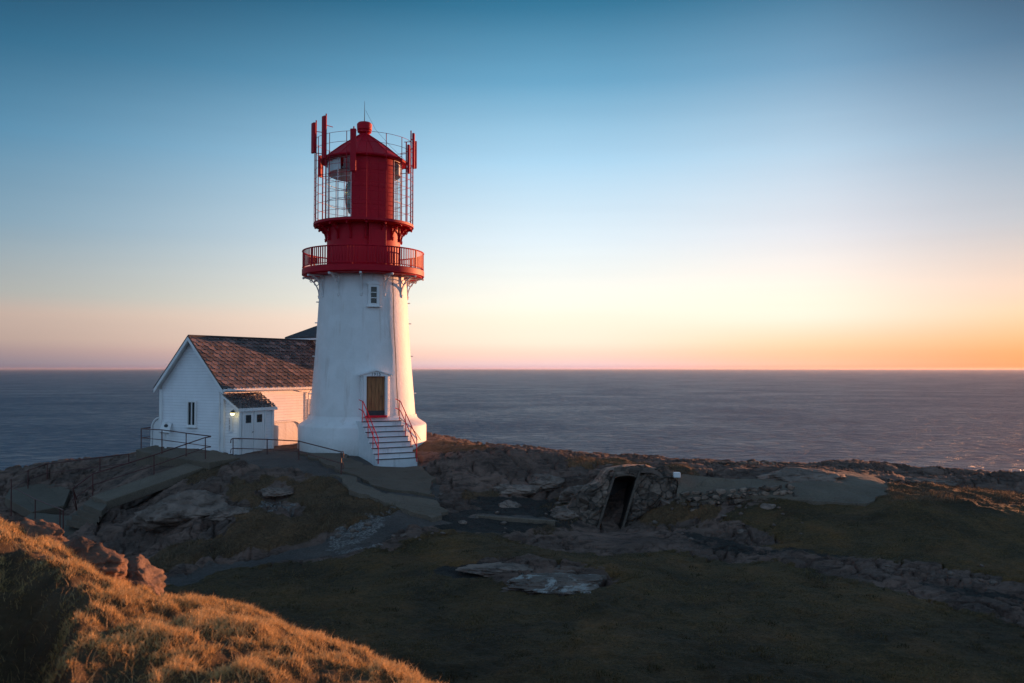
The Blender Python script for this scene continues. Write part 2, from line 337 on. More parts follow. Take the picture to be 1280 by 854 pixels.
# ================================================================= TERRAIN
def Zc(px, py, z): p = PZ(px, py, z); return (p.x, p.y, z)
ctl = [Zc(*t) for t in [
 # lawn
 (640, 854, -6.0), (300, 900, -6.2), (900, 854, -6.0), (1280, 854, -6.0), (500, 760, -6.05), (350, 740, -6.15), (640, 760, -5.95), (850, 780, -5.95), (1100, 780, -5.9),
 (1280, 770, -5.9), (200, 718, -6.25), (280, 702, -6.15), (400, 680, -5.75), (500, 668, -5.45), (600, 680, -5.6), (850, 700, -5.8), (690, 720, -5.75), (760, 690, -5.72), (1000, 720, -5.8), (1150, 735, -5.75),
 (960, 690, -5.7), (880, 668, -5.6), (620, 660, -5.45), (700, 672, -5.6), (764, 660, -5.85), (764, 668, -5.85), (800, 668, -5.75), (830, 660, -5.55),
 # right bank
 (1000, 640, -4.95), (930, 650, -5.2), (1060, 660, -5.2), (1100, 630, -4.75), (1150, 620, -4.47), (1220, 624, -4.52), (1110, 622, -4.5), (1280, 640, -4.85), (1280, 690, -5.4), (1180, 670, -5.2), (1220, 700, -5.5),
 (1060, 605, -4.32), (1100, 615, -4.5), (960, 606, -4.36), (1000, 614, -4.44), (900, 601, -4.3), (1085, 598, -4.28), (1180, 605, -4.70), (1280, 612, -4.80),
 # crests, right
 (760, 579, -4.05), (810, 577, -4.0), (860, 575, -4.0), (920, 575, -4.05), (980, 579, -4.1), (1050, 583, -4.15), (1120, 586, -4.3), (1200, 589, -4.55), (1280, 593, -4.8),
 # rock slope between lighthouse and shelter
 (533, 553, -3.52), (570, 554, -3.5), (600, 556, -3.6), (650, 563, -3.8), (700, 570, -3.95), (740, 576, -4.05), (560, 585, -4.05), (610, 590, -4.2), (680, 595, -4.35), (560, 605, -4.5), (620, 612, -4.75),
 (690, 618, -4.95), (560, 640, -5.05), (650, 640, -5.2), (720, 640, -5.35), (720, 605, -4.6), (850, 605, -4.4), (860, 640, -5.3), (900, 635, -5.0),
 # terrace
 (492, 583, -4.24), (515, 580, -4.22), (450, 575, -3.95), (420, 570, -3.85), (380, 565, -3.8), (330, 564, -3.8), (290, 567, -3.85), (440, 600, -4.35), (500, 615, -4.6), (530, 600, -4.45), (380, 590, -4.2), (420, 620, -4.7),
 # dry bank and rocks left
 (330, 600, -4.4), (300, 630, -4.95), (350, 650, -5.2), (260, 600, -4.5), (250, 640, -5.2), (220, 670, -5.8), (300, 672, -5.6), (400, 650, -5.2), (460, 640, -4.95), (180, 690, -6.3),
 (270, 575, -4.02), (240, 570, -3.95), (205, 566, -3.95), (180, 574, -4.35), (150, 590, -4.9), (190, 630, -5.5), (110, 645, -6.15), (138, 640, -5.65), (150, 650, -6.0), (150, 700, -6.6), (60, 640, -6.45), (100, 670, -6.6), (20, 640, -6.5),
 (100, 610, -5.6), (60, 604, -5.6), (20, 620, -6.0), (175, 567, -4.25), (130, 570, -4.6), (90, 575, -4.9), (60, 582, -5.2), (30, 592, -5.7), (0, 603, -6.2), (-60, 625, -7.2), (-120, 650, -8.2),
 (0, 700, -6.9), (60, 740, -6.9),
]]
ctl += [(x, y, z) for x, y, z in [
 (-7.1, 41.6, -3.7), (-10, 44, -3.7), (-13.5, 41.5, -3.72), (-12, 46, -3.7), (-9.5, 48, -3.7), (-6, 46, -3.6), (-3.5, 43.5, -3.5), (-16, 43, -3.8), (-14, 47, -3.9), (-11, 52, -4.0), (-5, 51, -4.2),
 (-2, 8, -7), (6, 8, -6.6), (-8, 6, -7.5), (-14, 12, -7.6), (-20, 20, -8), (12, 8, -6.4), (20, 10, -6.2), (14, 14, -6.0), (0, 0, -7.4), (0, -6, -7), (12, -4, -6.5), (-12, -5, -8),
 (24, 18, -5.7), (27, 26, -4.95), (30, 33, -5.0), (36, 26, -5.0), (45, 18, -3.8), (44, 30, -4.0), (55, 8, -3.8), (60, 24, -4.2), (38, 36, -4.6), (30, 12, -5.4), (40, 4, -4.8),  # unseen ground beyond the right edge, shaped to keep sun off the lawn
 (-34, 26, -10), (-28, 18, -9), (-50, 30, -22), (-26, 52, -10), (-34, 54, -15), (-46, 48, -24),
 # behind the crests, down to the sea
 (-22, 50, -8), (-24, 56, -13), (-17, 52, -7), (-12, 60, -9), (-4, 58, -8), (0, 52, -6.2), (4, 48, -5.6), (8, 46, -5.4), (14, 45, -5.6), (22, 43, -6.0), (28, 42, -6.4), (4, 56, -10), (14, 54, -11), (26, 52, -12),
 (40, 46, -10), (60, 44, -13), (-20, 75, -34), (0, 78, -38), (20, 76, -38), (45, 70, -38), (-45, 60, -36), (-45, 90, -45), (0, 100, -48), (50, 100, -50), (75, 60, -34), (80, 30, -14), (80, 10, -8),
]]
ctl = np.array(ctl)
def tps_fit(pts, lam=0.02):
    n = len(pts); X = pts[:, :2] / 10.0
    d = np.linalg.norm(X[:, None] - X[None], axis=2); K = np.where(d > 0, d * d * np.log(d + 1e-12), 0) + lam * np.eye(n) * 0.05
    A = np.zeros((n + 3, n + 3)); A[:n, :n] = K; A[:n, n] = 1; A[:n, n + 1:] = X; A[n, :n] = 1; A[n + 1:, :n] = X.T
    return X, np.linalg.solve(A, np.concatenate([pts[:, 2], [0, 0, 0]]))
TX, TW = tps_fit(ctl)
def tps(x, y):
    x = np.atleast_1d(np.asarray(x, float)); y = np.atleast_1d(np.asarray(y, float)); sh = x.shape
    q = np.stack([x.ravel() / 10, y.ravel() / 10], 1); out = np.empty(len(q)); n = len(TX)
    for i in range(0, len(q), 40000):
        c = q[i:i + 40000]; d2 = ((c[:, None] - TX[None]) ** 2).sum(2)
        out[i:i + 40000] = (0.5 * d2 * np.log(d2 + 1e-14)) @ TW[:n] + TW[n] + c @ TW[n + 1:]
    return out.reshape(sh)

# cover regions, traced as polygons (photo pixels of the ground they lie on)
def inpoly(px, py, poly, feather=6.0):
    poly = np.array(poly, float); n = len(poly); ins = np.zeros(px.shape, bool); dm = np.full(px.shape, 1e9)
    for i in range(n):
        x1, y1 = poly[i]; x2, y2 = poly[(i + 1) % n]
        c = ((y1 > py) != (y2 > py)) & (px < (x2 - x1) * (py - y1) / (y2 - y1 + 1e-9) + x1); ins ^= c
        dx, dy = x2 - x1, y2 - y1; t = np.clip(((px - x1) * dx + (py - y1) * dy) / (dx * dx + dy * dy + 1e-9), 0, 1)
        dm = np.minimum(dm, np.hypot(px - x1 - t * dx, (py - y1 - t * dy) * 2.0))
    s = np.where(ins, dm, -dm); return sstep(-feather, feather, s)
def ell(px, py, cx, cy, rx, ry, ang=0, soft=0.35):
    a = R(ang); dx = px - cx; dy = py - cy; u = dx * math.cos(a) + dy * math.sin(a); w = -dx * math.sin(a) + dy * math.cos(a)
    d = np.sqrt((u / rx) ** 2 + (w / ry) ** 2); return 1 - sstep(1 - soft, 1 + soft, d)
LAWN = [(120, 1100), (150, 745), (260, 715), (420, 697), (540, 668), (600, 660), (700, 688), (830, 690), (900, 700), (990, 705), (1090, 730), (1280, 780), (1500, 860), (1500, 1400), (120, 1400)]
BANK = [(870, 668), (920, 632), (1000, 618), (1120, 622), (1280, 632), (1500, 640), (1500, 760), (1280, 738), (1150, 700), (1000, 692)]
DRY = [(150, 712), (210, 680), (300, 655), (290, 615), (330, 590), (372, 598), (452, 592), (486, 618), (520, 640), (486, 644), (400, 668), (300, 690), (200, 718)]
PATH = [(190, 726), (330, 694), (400, 674), (470, 650), (520, 638), (560, 650), (500, 668), (440, 687), (330, 706), (220, 730)]
TERR = [(280, 568), (380, 560), (460, 566), (525, 578), (546, 598), (550, 622), (470, 626), (420, 600), (370, 585), (290, 580)]
PLAT = [(845, 594), (930, 598), (1020, 588), (1095, 592), (1118, 606), (1108, 620), (1000, 618), (930, 610), (850, 604)]
def covers(x, y, z):
    px, py = proj(x, y, z)
    wob = 16 * fbm(x * 0.8, y * 0.8, 41, 5); px = px + wob; py = py + wob * 0.4
    front = y > 9
    lawn = np.maximum(inpoly(px, py, LAWN, 18), inpoly(px, py, BANK, 18)) * front
    rocky = np.maximum.reduce([ell(px, py, 690, 722, 78, 17), ell(px, py, 650, 706, 50, 9), ell(px, py, 1190, 722, 95, 17, 8), ell(px, py, 1100, 710, 60, 9, 6), ell(px, py, 770, 670, 110, 12), ell(px, py, 900, 662, 70, 12, 8)])
    lawn = lawn * (1 - rocky)
    dry = np.maximum.reduce([inpoly(px, py, DRY, 16), ell(px, py, 705, 638, 42, 22, -25), ell(px, py, 845, 640, 55, 14, -6), ell(px, py, 250, 592, 70, 8, -16) * 0.9, ell(px, py, 320, 612, 40, 16),
                             ell(px, py, 1180, 618, 120, 12, 3), ell(px, py, 600, 618, 26, 7), ell(px, py, 760, 577, 50, 4), ell(px, py, 850, 590, 20, 9), ell(px, py, 560, 560, 50, 8) * 0.8])
    dry = dry * (1 - ell(px, py, 340, 612, 22, 13)) * (1 - ell(px, py, 292, 633, 24, 11)) * (1 - ell(px, py, 352, 634, 26, 9))
    dry = dry * (y < 46)
    soil = np.maximum.reduce([ell(px, py, 620, 648, 110, 16), ell(px, py, 650, 628, 60, 9) * 0.9, ell(px, py, 960, 687, 105, 6, 5) * 0.62, ell(px, py, 600, 715, 50, 10) * 0.8, ell(px, py, 900, 676, 60, 5, 14) * 0.7, ell(px, py, 1230, 742, 90, 5, 10) * 0.6])
    path = np.maximum.reduce([inpoly(px, py, TERR, 5), inpoly(px, py, PLAT, 5), inpoly(px, py, PATH, 5) * 0.9, ell(px, py, 640, 645, 60, 3.5, 3)]) * (y < 40)
    soil = soil * (1 - path)
    lich = np.maximum.reduce([ell(px, py, 450, 662, 58, 13, -24) * 0.56, ell(px, py, 440, 684, 50, 5) * 0.45, ell(px, py, 345, 632, 26, 9) * 0.5])
    return lawn, dry, soil, path, lich
def terrain_z(x, y, full=True):
    z = tps(x, y)
    if not full: return z
    lawn, dry, soil, path, lich = covers(x, y, z)
    rock = np.clip(1 - lawn - dry - soil - path, 0, 1)
    near = 1 - sstep(45, 60, y)
    # gneiss: stepped, cracked and elongated along one strike direction
    a = R(24); u = x * math.cos(a) + y * math.sin(a); w = -x * math.sin(a) + y * math.cos(a)
    n = fbm(u * 0.20, w * 0.55, 3, 4); rid = 1 - np.abs(2 * fbm(u * 0.5, w * 1.5, 8, 4))
    st = np.floor((n + 0.5) * 9) / 9 - (n + 0.5)
    cr1 = vn(u * 0.45 + 2 * vn(x, y, 5), w * 1.3, 21); cr2 = vn(u * 1.1 + vn(x, y, 6), w * 0.7 + vn(x * 2, y * 2, 9), 22)
    crack = np.exp(-(cr1 / 0.045) ** 2) * 0.40 + np.exp(-(cr2 / 0.04) ** 2) * 0.22
    big = (0.42 * n + 0.16 * (rid - 0.6) + 0.75 * st + 0.04 * fbm(x * 3, y * 3, 12, 4) - crack)
    keep = 1 - 0.75 * np.maximum.reduce([ellw(x, y, -7.1, 41.6, 4.6), ellw(x, y, -14, 42, 5.5), ellw(x, y, 3.6, 29.6, 1.5) * 1.2])     # level round the buildings
    z = z + big * rock * keep * (0.9 + 0.0 * near)
    z = z + lawn * (0.12 * fbm(x * 0.6, y * 0.6, 31, 4) + 0.05 * fbm(x * 3.5, y * 3.5, 32, 3))
    z = z + dry * (0.16 * fbm(x * 1.1, y * 1.1, 33, 4) + 0.06 * fbm(x * 5, y * 5, 34, 3)) * keep
    z = z + soil * (0.05 * fbm(x * 2.5, y * 2.5, 35, 4) - 0.06)
    z = z - 0.05 * path + 0.06 * lich
    return z
def ellw(x, y, cx, cy, r): return 1 - sstep(0.75, 1.25, np.hypot(x - cx, y - cy) / r)
def H(x, y): return float(terrain_z(np.array([x]), np.array([y]))[0])

def G(px, py):
    d = P(px, py, 1.0); Y = np.linspace(10, 50, 800); z = tps(d.x * Y, Y); k = int(np.argmax(z > d.z * Y)); y_ = Y[k] if k else 35.0
    return Vector((d.x * y_, y_, float(tps(d.x * y_, y_)[0])))
def grid_obj(name, X, Y, Z, m, attrs=None):
    nr, nc = X.shape; me = bpy.data.meshes.new(name)
    co = np.stack([X, Y, Z], 2).reshape(-1, 3).astype(np.float32)
    i = np.arange(nr * nc).reshape(nr, nc); q = np.stack([i[:-1, :-1], i[:-1, 1:], i[1:, 1:], i[1:, :-1]], 2).reshape(-1, 4)
    me.vertices.add(len(co)); me.vertices.foreach_set('co', co.ravel())
    me.loops.add(q.size); me.loops.foreach_set('vertex_index', q.ravel().astype(np.int32))
    me.polygons.add(len(q)); me.polygons.foreach_set('loop_start', (np.arange(len(q)) * 4).astype(np.int32)); me.polygons.foreach_set('loop_total', np.full(len(q), 4, np.int32))
    me.polygons.foreach_set('use_smooth', np.ones(len(q), bool)); me.update(calc_edges=True)
    for k, a in (attrs or {}).items():
        at = me.attributes.new(k, 'FLOAT', 'POINT'); at.data.foreach_set('value', a.ravel().astype(np.float32))
    me.materials.append(m); o = bpy.data.objects.new(name, me); COL.objects.link(o); return o
rows = np.concatenate([np.linspace(-6, 12, 40)[:-1], 12 * (50 / 12.0) ** np.linspace(0, 1, 520), np.linspace(50, 130, 50)[1:]])
us = np.concatenate([-0.53 - 3.0 * np.linspace(1, 0, 60)[:-1] ** 2.0, np.linspace(-0.53, 0.56, 900), 0.56 + 3.0 * np.linspace(0, 1, 60)[1:] ** 2.0])
YY, UU = np.meshgrid(rows, us, indexing='ij'); XX = UU * (YY + 8)
ZZ = terrain_z(XX, YY); la, dr, so, pa, li = covers(XX, YY, tps(XX, YY))
terrain = struct(grid_obj('ground', XX, YY, ZZ, M['ground'], dict(lawn=la, dry=dr, soil=so, path=pa, lichen=li)))

# ---------------------------------------------------------------- near knoll
mp_ = np.array([-500, -200, 0, 60, 110, 128, 200, 300, 400, 480, 555, 640, 800, 1100, 2500], float)
mpy = np.array([640, 640, 647, 668, 695, 716, 738, 753, 795, 822, 856, 905, 1000, 1150, 1300], float)
mY = np.array([10, 10, 9.6, 9.3, 8.9, 8.7, 8.4, 8.0, 7.4, 7.0, 6.5, 5.7, 4.8, 4.0, 3.6])
mz0 = np.array([-1.1, -1.2, -1.32, -1.45, -1.6, -1.62, -1.7, -1.74, -1.8, -1.84, -1.88, -1.9, -1.95, -1.95, -1.95])
mm = np.array([-P(a, b_, 1).z for a, b_ in zip(mp_, mpy)]); mu = np.array([P(a, b_, 1).x for a, b_ in zip(mp_, mpy)])
def knoll_z(x, y, nz=True):
    yy = np.maximum(y, 0.8); u = x / yy
    m_ = np.interp(u, mu, mm); Yc = np.interp(u, mu, mY); z0 = np.interp(u, mu, mz0)
    A = np.maximum(m_ * Yc + z0, 0.12); r1 = Yc - 2 * A / m_; c = m_ * m_ / (4 * A)
    t = np.maximum(yy - r1, 0); z = z0 - c * t * t
    # hollow on the left
    uw = u + 0.03 * fbm(x * 1.3, y * 1.3, 57, 3); yw = y + 0.5 * fbm(x * 1.1, y * 1.1, 58, 3)
    z = z - 0.75 * (1 - sstep(-0.585, -0.50, uw)) * (1 - sstep(6.3, 7.5, yw)) * sstep(-0.74, -0.60, uw)
    if nz:
        z = z + 0.06 * fbm(x * 0.9, y * 0.9, 51, 3) + 0.12 * fbm(x * 2.6, y * 2.6, 52, 3) + 0.075 * fbm(x * 5.5, y * 5.5, 54, 2) + 0.03 * fbm(x * 11, y * 11, 53, 2) - 0.085
    return z
ky = np.concatenate([np.linspace(0.9, 3.5, 20)[:-1], np.linspace(3.5, 11, 330), np.linspace(11, 20, 50)[1:]]); ku = np.concatenate([np.linspace(-1.6, -0.68, 50)[:-1], np.linspace(-0.68, 0.12, 460), np.linspace(0.12, 1.6, 70)[1:]])
KY, KU = np.meshgrid(ky, ku, indexing='ij'); KX = KU * KY
struct(grid_obj('hill', KX, KY, knoll_z(KX, KY), M['turf']))

# ---------------------------------------------------------------- grass blades (numpy)
def blades(name, X, Y, Z, h, w, tint, m, lean=0.5, seg=2):
    n = len(X); ang = RNG.uniform(0, 2 * math.pi, n); la_ = RNG.uniform(0.1, 1.0, n) * lean
    wind = RNG.normal(0.25, 0.25, n); lx = np.cos(ang) * la_ + wind * 0.5; ly = np.sin(ang) * la_ - wind * 0.2
    sa = RNG.uniform(0, math.pi, n); sx_ = np.cos(sa); sy_ = np.sin(sa)
    vs = []
    for k in range(seg + 1):
        t = k / seg; cx_ = X + lx * h * t ** 1.6; cy_ = Y + ly * h * t ** 1.6; cz = Z + h * (t - 0.28 * la_ * t * t)
        if k < seg:
            ww = w * (1 - 0.55 * t) * 0.5
            vs.append(np.stack([cx_ - sx_ * ww, cy_ - sy_ * ww, cz], 1)); vs.append(np.stack([cx_ + sx_ * ww, cy_ + sy_ * ww, cz], 1))
        else: vs.append(np.stack([cx_, cy_, cz], 1))
    V = np.stack(vs, 1); K = V.shape[1]; base = (np.arange(n) * K)[:, None]
    tris = []
    for k in range(seg - 1):
        a = 2 * k; tris += [base + [a, a + 1, a + 3], base + [a, a + 3, a + 2]]
    a = 2 * (seg - 1); tris.append(base + [a, a + 1, a + 2])
    T = np.concatenate(tris).astype(np.int32)
    me = bpy.data.meshes.new(name); me.vertices.add(n * K); me.vertices.foreach_set('co', V.reshape(-1).astype(np.float32))
    me.loops.add(T.size); me.loops.foreach_set('vertex_index', T.ravel()); me.polygons.add(len(T))
    me.polygons.foreach_set('loop_start', (np.arange(len(T)) * 3).astype(np.int32)); me.polygons.foreach_set('loop_total', np.full(len(T), 3, np.int32)); me.update(calc_edges=True)
    at = me.attributes.new('tint', 'FLOAT', 'POINT'); at.data.foreach_set('value', np.repeat(np.clip(tint, 0, 1), K).astype(np.float32))
    me.materials.append(m); o = bpy.data.objects.new(name, me); COL.objects.link(o); return o
n = 330000
y = RNG.uniform(3.9, 9.8, n); u = RNG.uniform(-0.68, 0.02, n); x = u * y
keep = RNG.uniform(0, 1, n) < (y / 9.8) ** 0.6
x, y = x[keep], y[keep]
tu = 0.5 * fbm(x * 2.6, y * 2.6, 52, 3) + 0.8 * fbm(x * 5.5, y * 5.5, 54, 3); ok = (tu + RNG.normal(0, 0.16, len(x))) > -0.22; x, y, tu = x[ok], y[ok], tu[ok]
kz = knoll_z(x, y); dens = sstep(-0.25, 0.35, tu)
h = (0.016 + 0.050 * dens) * RNG.uniform(0.5, 1.25, len(x)); tint = 0.45 + 0.5 * dens - 0.2 + RNG.normal(0, 0.2, len(x)) + 0.25 * fbm(x * 0.7, y * 0.7, 62, 2)
g = blades('dry_grass', x, y, kz - 0.01, h, 0.0045 + 0.002 * RNG.uniform(0, 1, len(x)), tint, M['straw'], 1.0, 3)
tag(g, 'sunlit straw coloured grass tufts covering the near knoll', 'grass', kind='stuff')

n = 4500; y = RNG.uniform(4.0, 9.0, n); u = RNG.uniform(-0.66, 0.0, n); x = u * y
g = blades('grass_stalks', x, y, knoll_z(x, y), RNG.uniform(0.05, 0.12, n), 0.0028 + 0 * x, 0.75 + RNG.normal(0, 0.15, n), M['straw'], 1.3, 4)
tag(g, 'long bleached grass stalks standing out of the tufts on the near knoll', 'grass', kind='stuff')
# ground grass on the far banks and the lawn
n = 420000
y = 12 * (38 / 12.0) ** RNG.uniform(0, 1, n); u = RNG.uniform(-0.62, 0.64, n); x = u * y
la2, dr2, so2, pa2, li2 = covers(x, y, tps(x, y)); rnd = RNG.uniform(0, 1, n)
kd = (dr2 > 0.55) & (rnd < 0.8); kl = (la2 > 0.6) & (RNG.uniform(0, 1, n) < 0.6) & ~kd & (so2 < 0.4) & (pa2 < 0.3)
kd &= (pa2 < 0.3)
xd, yd = x[kd], y[kd]; t_ = fbm(xd * 1.6, yd * 1.6, 71, 3)
g = blades('bank_grass', xd, yd, terrain_z(xd, yd) - 0.02, (0.07 + 0.12 * sstep(-.2, .4, t_)) * RNG.uniform(0.5, 1.2, len(xd)), 0.016 + 0 * xd, 0.4 + t_ * 0.7 + RNG.normal(0, 0.2, len(xd)), M['drygrass'], 1.0, 2)
tag(g, 'withered brown grass growing on the rocky banks', 'grass', kind='stuff')
xl, yl = x[kl], y[kl]; t_ = fbm(xl * 1.1, yl * 1.1, 72, 3)
g = blades('lawn_grass', xl, yl, terrain_z(xl, yl) - 0.01, (0.02 + 0.03 * sstep(-.2, .4, t_) + 0.07 * sstep(.25, .6, fbm(xl * 2.3, yl * 2.3, 75, 3))) * RNG.uniform(0.5, 1.3, len(xl)), 0.010 + 0.0004 * yl, 0.35 + t_ * 0.8 + RNG.normal(0, 0.22, len(xl)), M['lawngrass'], 1.1, 2)
tag(g, 'short olive lawn grass in the shaded hollow', 'grass', kind='stuff')

# ---------------------------------------------------------------- sea
hz, nt, b, o = mat('thin sea haze'); nt.nodes.remove(b); pv_ = nt.nodes.new('ShaderNodeVolumePrincipled'); pv_.inputs['Color'].default_value = (0.80, 0.74, 0.80, 1); pv_.inputs['Density'].default_value = 1.7e-5; pv_.inputs['Anisotropy'].default_value = 0.4
L(nt, pv_.outputs[0], o.inputs['Volume'])
hb = MB().box((0, 0, -19), (60000, 60000, 74)).build('haze', hz, smooth=0); hb['kind'] = 'stuff'; hb['label'] = 'thin warm haze over the sea towards the horizon'; hb['category'] = 'haze'
b_ = MB(); seg = 96; rad = [30, 400, 4000, 45000]
vs = [(0, 60, 0)] + [(r * math.cos(2 * math.pi * i / seg), 60 + r * math.sin(2 * math.pi * i / seg), 0) for r in rad for i in range(seg)]
fs = [(0, 1 + i, 1 + (i + 1) % seg) for i in range(seg)] + [(1 + k * seg + i, 1 + (k + 1) * seg + i, 1 + (k + 1) * seg + (i + 1) % seg, 1 + k * seg + (i + 1) % seg) for k in range(3) for i in range(seg)]
sea = struct(b_.add(vs, fs).build('sea', M['sea'], smooth=0)); sea.location = (0, 0, -31)

# ================================================================= LIGHTHOUSE
TC = (-7.25, 41.6)
LH = thing('lighthouse', 'white tapering lighthouse tower with crimson lantern and two crimson galleries', 'lighthouse', (TC[0], TC[1], 0), R(22))
VA = R(9.7 - 22)          # the side of the tower turned to the camera, in the tower's own frame
def ring(mb, r, z, rad, n=64, m_=6): mb.tube([(r * math.sin(2 * math.pi * i / n), -r * math.cos(2 * math.pi * i / n), z) for i in range(n)], rad, m_, closed=True)
def shaft_r(z): return np.interp(z, [-2.3, 0.95, 3.7, 4.6], [2.54, 2.27, 2.11, 2.07])
MB().lathe([(3.07, -5.2), (3.07, -2.72), (3.05, -2.67), (3.00, -2.63), (2.85, -2.53), (2.68, -2.42), (2.62, -2.34), (2.58, -2.2)], 96).build('plinth', M['white'], LH)
MB().lathe([(shaft_r(z), z) for z in np.linspace(-2.6, 4.5, 16)], 128).build('tower_shaft', M['white'], LH, smooth=60)
# lower gallery
MB().lathe([(2.0, 4.44), (2.80, 4.44), (2.84, 4.50), (2.94, 4.50), (2.94, 4.76), (2.89, 4.79), (1.7, 4.79)], 96).build('gallery_deck', M['red'], LH)
mb = MB(); ring(mb, 2.91, 5.64, 0.035, 96); ring(mb, 2.91, 4.86, 0.022, 96)
for i in range(132):
    a = 2 * math.pi * i / 132; rot = Matrix.Rotation(a, 3, 'Z'); mb.box(rot @ Vector((0, -2.91, 5.24)), (0.072, 0.012, 0.80), rot)
for i in range(16):
    a = 2 * math.pi * i / 16; rot = Matrix.Rotation(a, 3, 'Z'); mb.box(rot @ Vector((0, -2.91, 5.21)), (0.05, 0.05, 0.85), rot)
mb.build('gallery_railing', M['red'], LH)
# brackets under the lower gallery
def bracket(r0, z1, reach, drop, wd, m, rz, proto=None):
    mb = MB(); t = wd
    # wall leg, top arm, curved rib, pendants and a pierced web
    mb.box((0, -(r0 + 0.03), z1 - drop / 2), (t, 0.07, drop))
    mb.box((0, -(r0 + reach / 2), z1 - 0.035), (t, reach, 0.07))
    pts = []
    for k in range(13):
        a = math.pi / 2 * k / 12; pts.append((r0 + 0.05 + (reach - 0.06) * (1 - math.cos(a)), z1 - drop + 0.04 + (drop - 0.08) * math.sin(a)))
    for (y0, z0), (y1, z1_) in zip(pts, pts[1:]):
        d = Vector((0, -(y1 - y0), z1_ - z0)); ln = d.length; ang = math.atan2(d.z, d.y)
        mb.box((0, -(y0 + y1) / 2, (z0 + z1_) / 2), (t, ln * 1.12, 0.055), Matrix.Rotation(ang, 3, 'X'))
    for fy, fz, rr in ((0.22, 0.28, 0.26), (0.52, 0.16, 0.15)):
        cy_, cz_ = r0 + reach * fy, z1 - drop * fz - 0.03
        mb.tube([(0, -(cy_ + rr * 0.42 * math.cos(2 * math.pi * i / 14)), cz_ + rr * 0.42 * math.sin(2 * math.pi * i / 14)) for i in range(14)], 0.022, 5, closed=True)
    mb.lathe([(0.0, -0.10), (0.035, -0.07), (0.06, -0.02), (0.045, 0.03), (0.075, 0.05), (0.06, 0.08), (0, 0.08)], 10)
    nv = len(mb.v) - 70
    for i in range(nv, len(mb.v)): x_, y_, z_ = mb.v[i]; mb.v[i] = (x_, y_ - r0 - 0.05, z_ + z1 - drop)
    mb.lathe([(0.0, -0.06), (0.05, -0.03), (0.06, 0.02), (0.03, 0.06)], 8)
    nv = len(mb.v) - 32
    for i in range(nv, len(mb.v)): x_, y_, z_ = mb.v[i]; mb.v[i] = (x_, y_ - r0 - reach + 0.02, z_ + z1 - 0.06)
    o = mb.build('bracket', m, LH); o.rotation_euler = (0, 0, rz); return o
b0 = bracket(2.08, 4.44, 0.82, 0.98, 0.085, M['white'], R(15))
for k in range(1, 12): copy_to(b0, LH, R(15 + 30 * k))
# upper (red) drum and lantern gallery
MB().lathe([(1.79, 4.79), (1.79, 4.95), (1.77, 4.97), (1.77, 6.9)], 96).build('watch_room', M['red'], LH)
rot = Matrix.Rotation(R(9.7 - 22 + 20), 3, 'Z')
mb = MB(); mb.box(rot @ Vector((0, -1.72, 5.83)), (0.86, 0.34, 2.06), rot); mb.box(rot @ Vector((0, -1.895, 5.75)), (0.66, 0.02, 1.7), rot)
mb.build('gallery_door', M['red'], LH, bevel=0.012)
MB().lathe([(1.70, 6.86), (2.30, 6.86), (2.34, 6.90), (2.42, 6.90), (2.42, 7.02), (1.6, 7.02)], 96).build('lantern_gallery', M['red'], LH)
b1 = bracket(1.775, 6.86, 0.56, 0.66, 0.05, M['red'], R(-9.5))
for k in range(1, 16): copy_to(b1, LH, R(-9.5 + 22.5 * k))
# lantern room : red blind wall to the land, glass elsewhere
LR = 1.84; z0, z1 = 7.02, 10.08
aA, aB = VA + R(-19), VA + R(50)
MB().lathe([(LR, z0), (LR, z1), (LR - 0.05, z1), (LR - 0.05, z0)], 24, aA, aB).build('lantern_wall', M['red'], LH)
mb = MB(); mb.lathe([(LR - 0.02, z0 + 0.1), (LR - 0.02, z1)], 60, aB, aA + 2 * math.pi); gz = mb.build('glazing', M['glass'], LH)
mb = MB()
for a in np.linspace(aA, aB, 6): mb.box((Vector(((LR + 0.006) * math.sin(a), -(LR + 0.006) * math.cos(a), (z0 + z1) / 2))), (0.055, 0.014, z1 - z0 - 0.01), Matrix.Rotation(a, 3, 'Z'))
for zz in (7.75, 8.6, 9.4): mb.tube([((LR + 0.002) * math.sin(a), -(LR + 0.002) * math.cos(a), zz) for a in np.linspace(aA, aB, 24)], 0.012, 5)
mb.build('plate_seam', M['red'], [q for q in LH.children if q.name.startswith('lantern_wall')][0])
mb = MB(); mb.lathe([(LR, z0), (LR + 0.03, z0), (LR + 0.03, z0 + 0.12), (LR - 0.05, z0 + 0.12), (LR - 0.05, z0)], 60, aB, aA + 2 * math.pi)
mb.lathe([(LR + 0.02, z1 - 0.10), (LR + 0.02, z1), (LR - 0.05, z1), (LR - 0.05, z1 - 0.10)], 60, aB, aA + 2 * math.pi)
nb = 13
for k in range(nb + 1):
    a = aB + (aA + 2 * math.pi - aB) * k / nb; mb.tube([((LR) * math.sin(a), -(LR) * math.cos(a), z0), ((LR) * math.sin(a), -(LR) * math.cos(a), z1)], 0.024, 6)
for zz in (8.05, 9.07):
    mb.tube([((LR) * math.sin(a), -(LR) * math.cos(a), zz) for a in np.linspace(aB, aA + 2 * math.pi, 50)], 0.016, 5)
mb.build('glazing_bars', M['trim'], gz)
MB().lathe([(LR - 0.09, 9.45), (LR - 0.09, z1)], 60, aB + 0.35, aA + 2 * math.pi - 0.35).build('blind_band', M['trim'], LH)
MB().lathe([(0.0, 7.02), (0.42, 7.02), (0.42, 7.5), (0.75, 7.6), (0.90, 7.95), (0.95, 8.4), (0.90, 8.9), (0.7, 9.25), (0.4, 9.4), (0, 9.45)], 32).build('lens', M['lens'], LH)
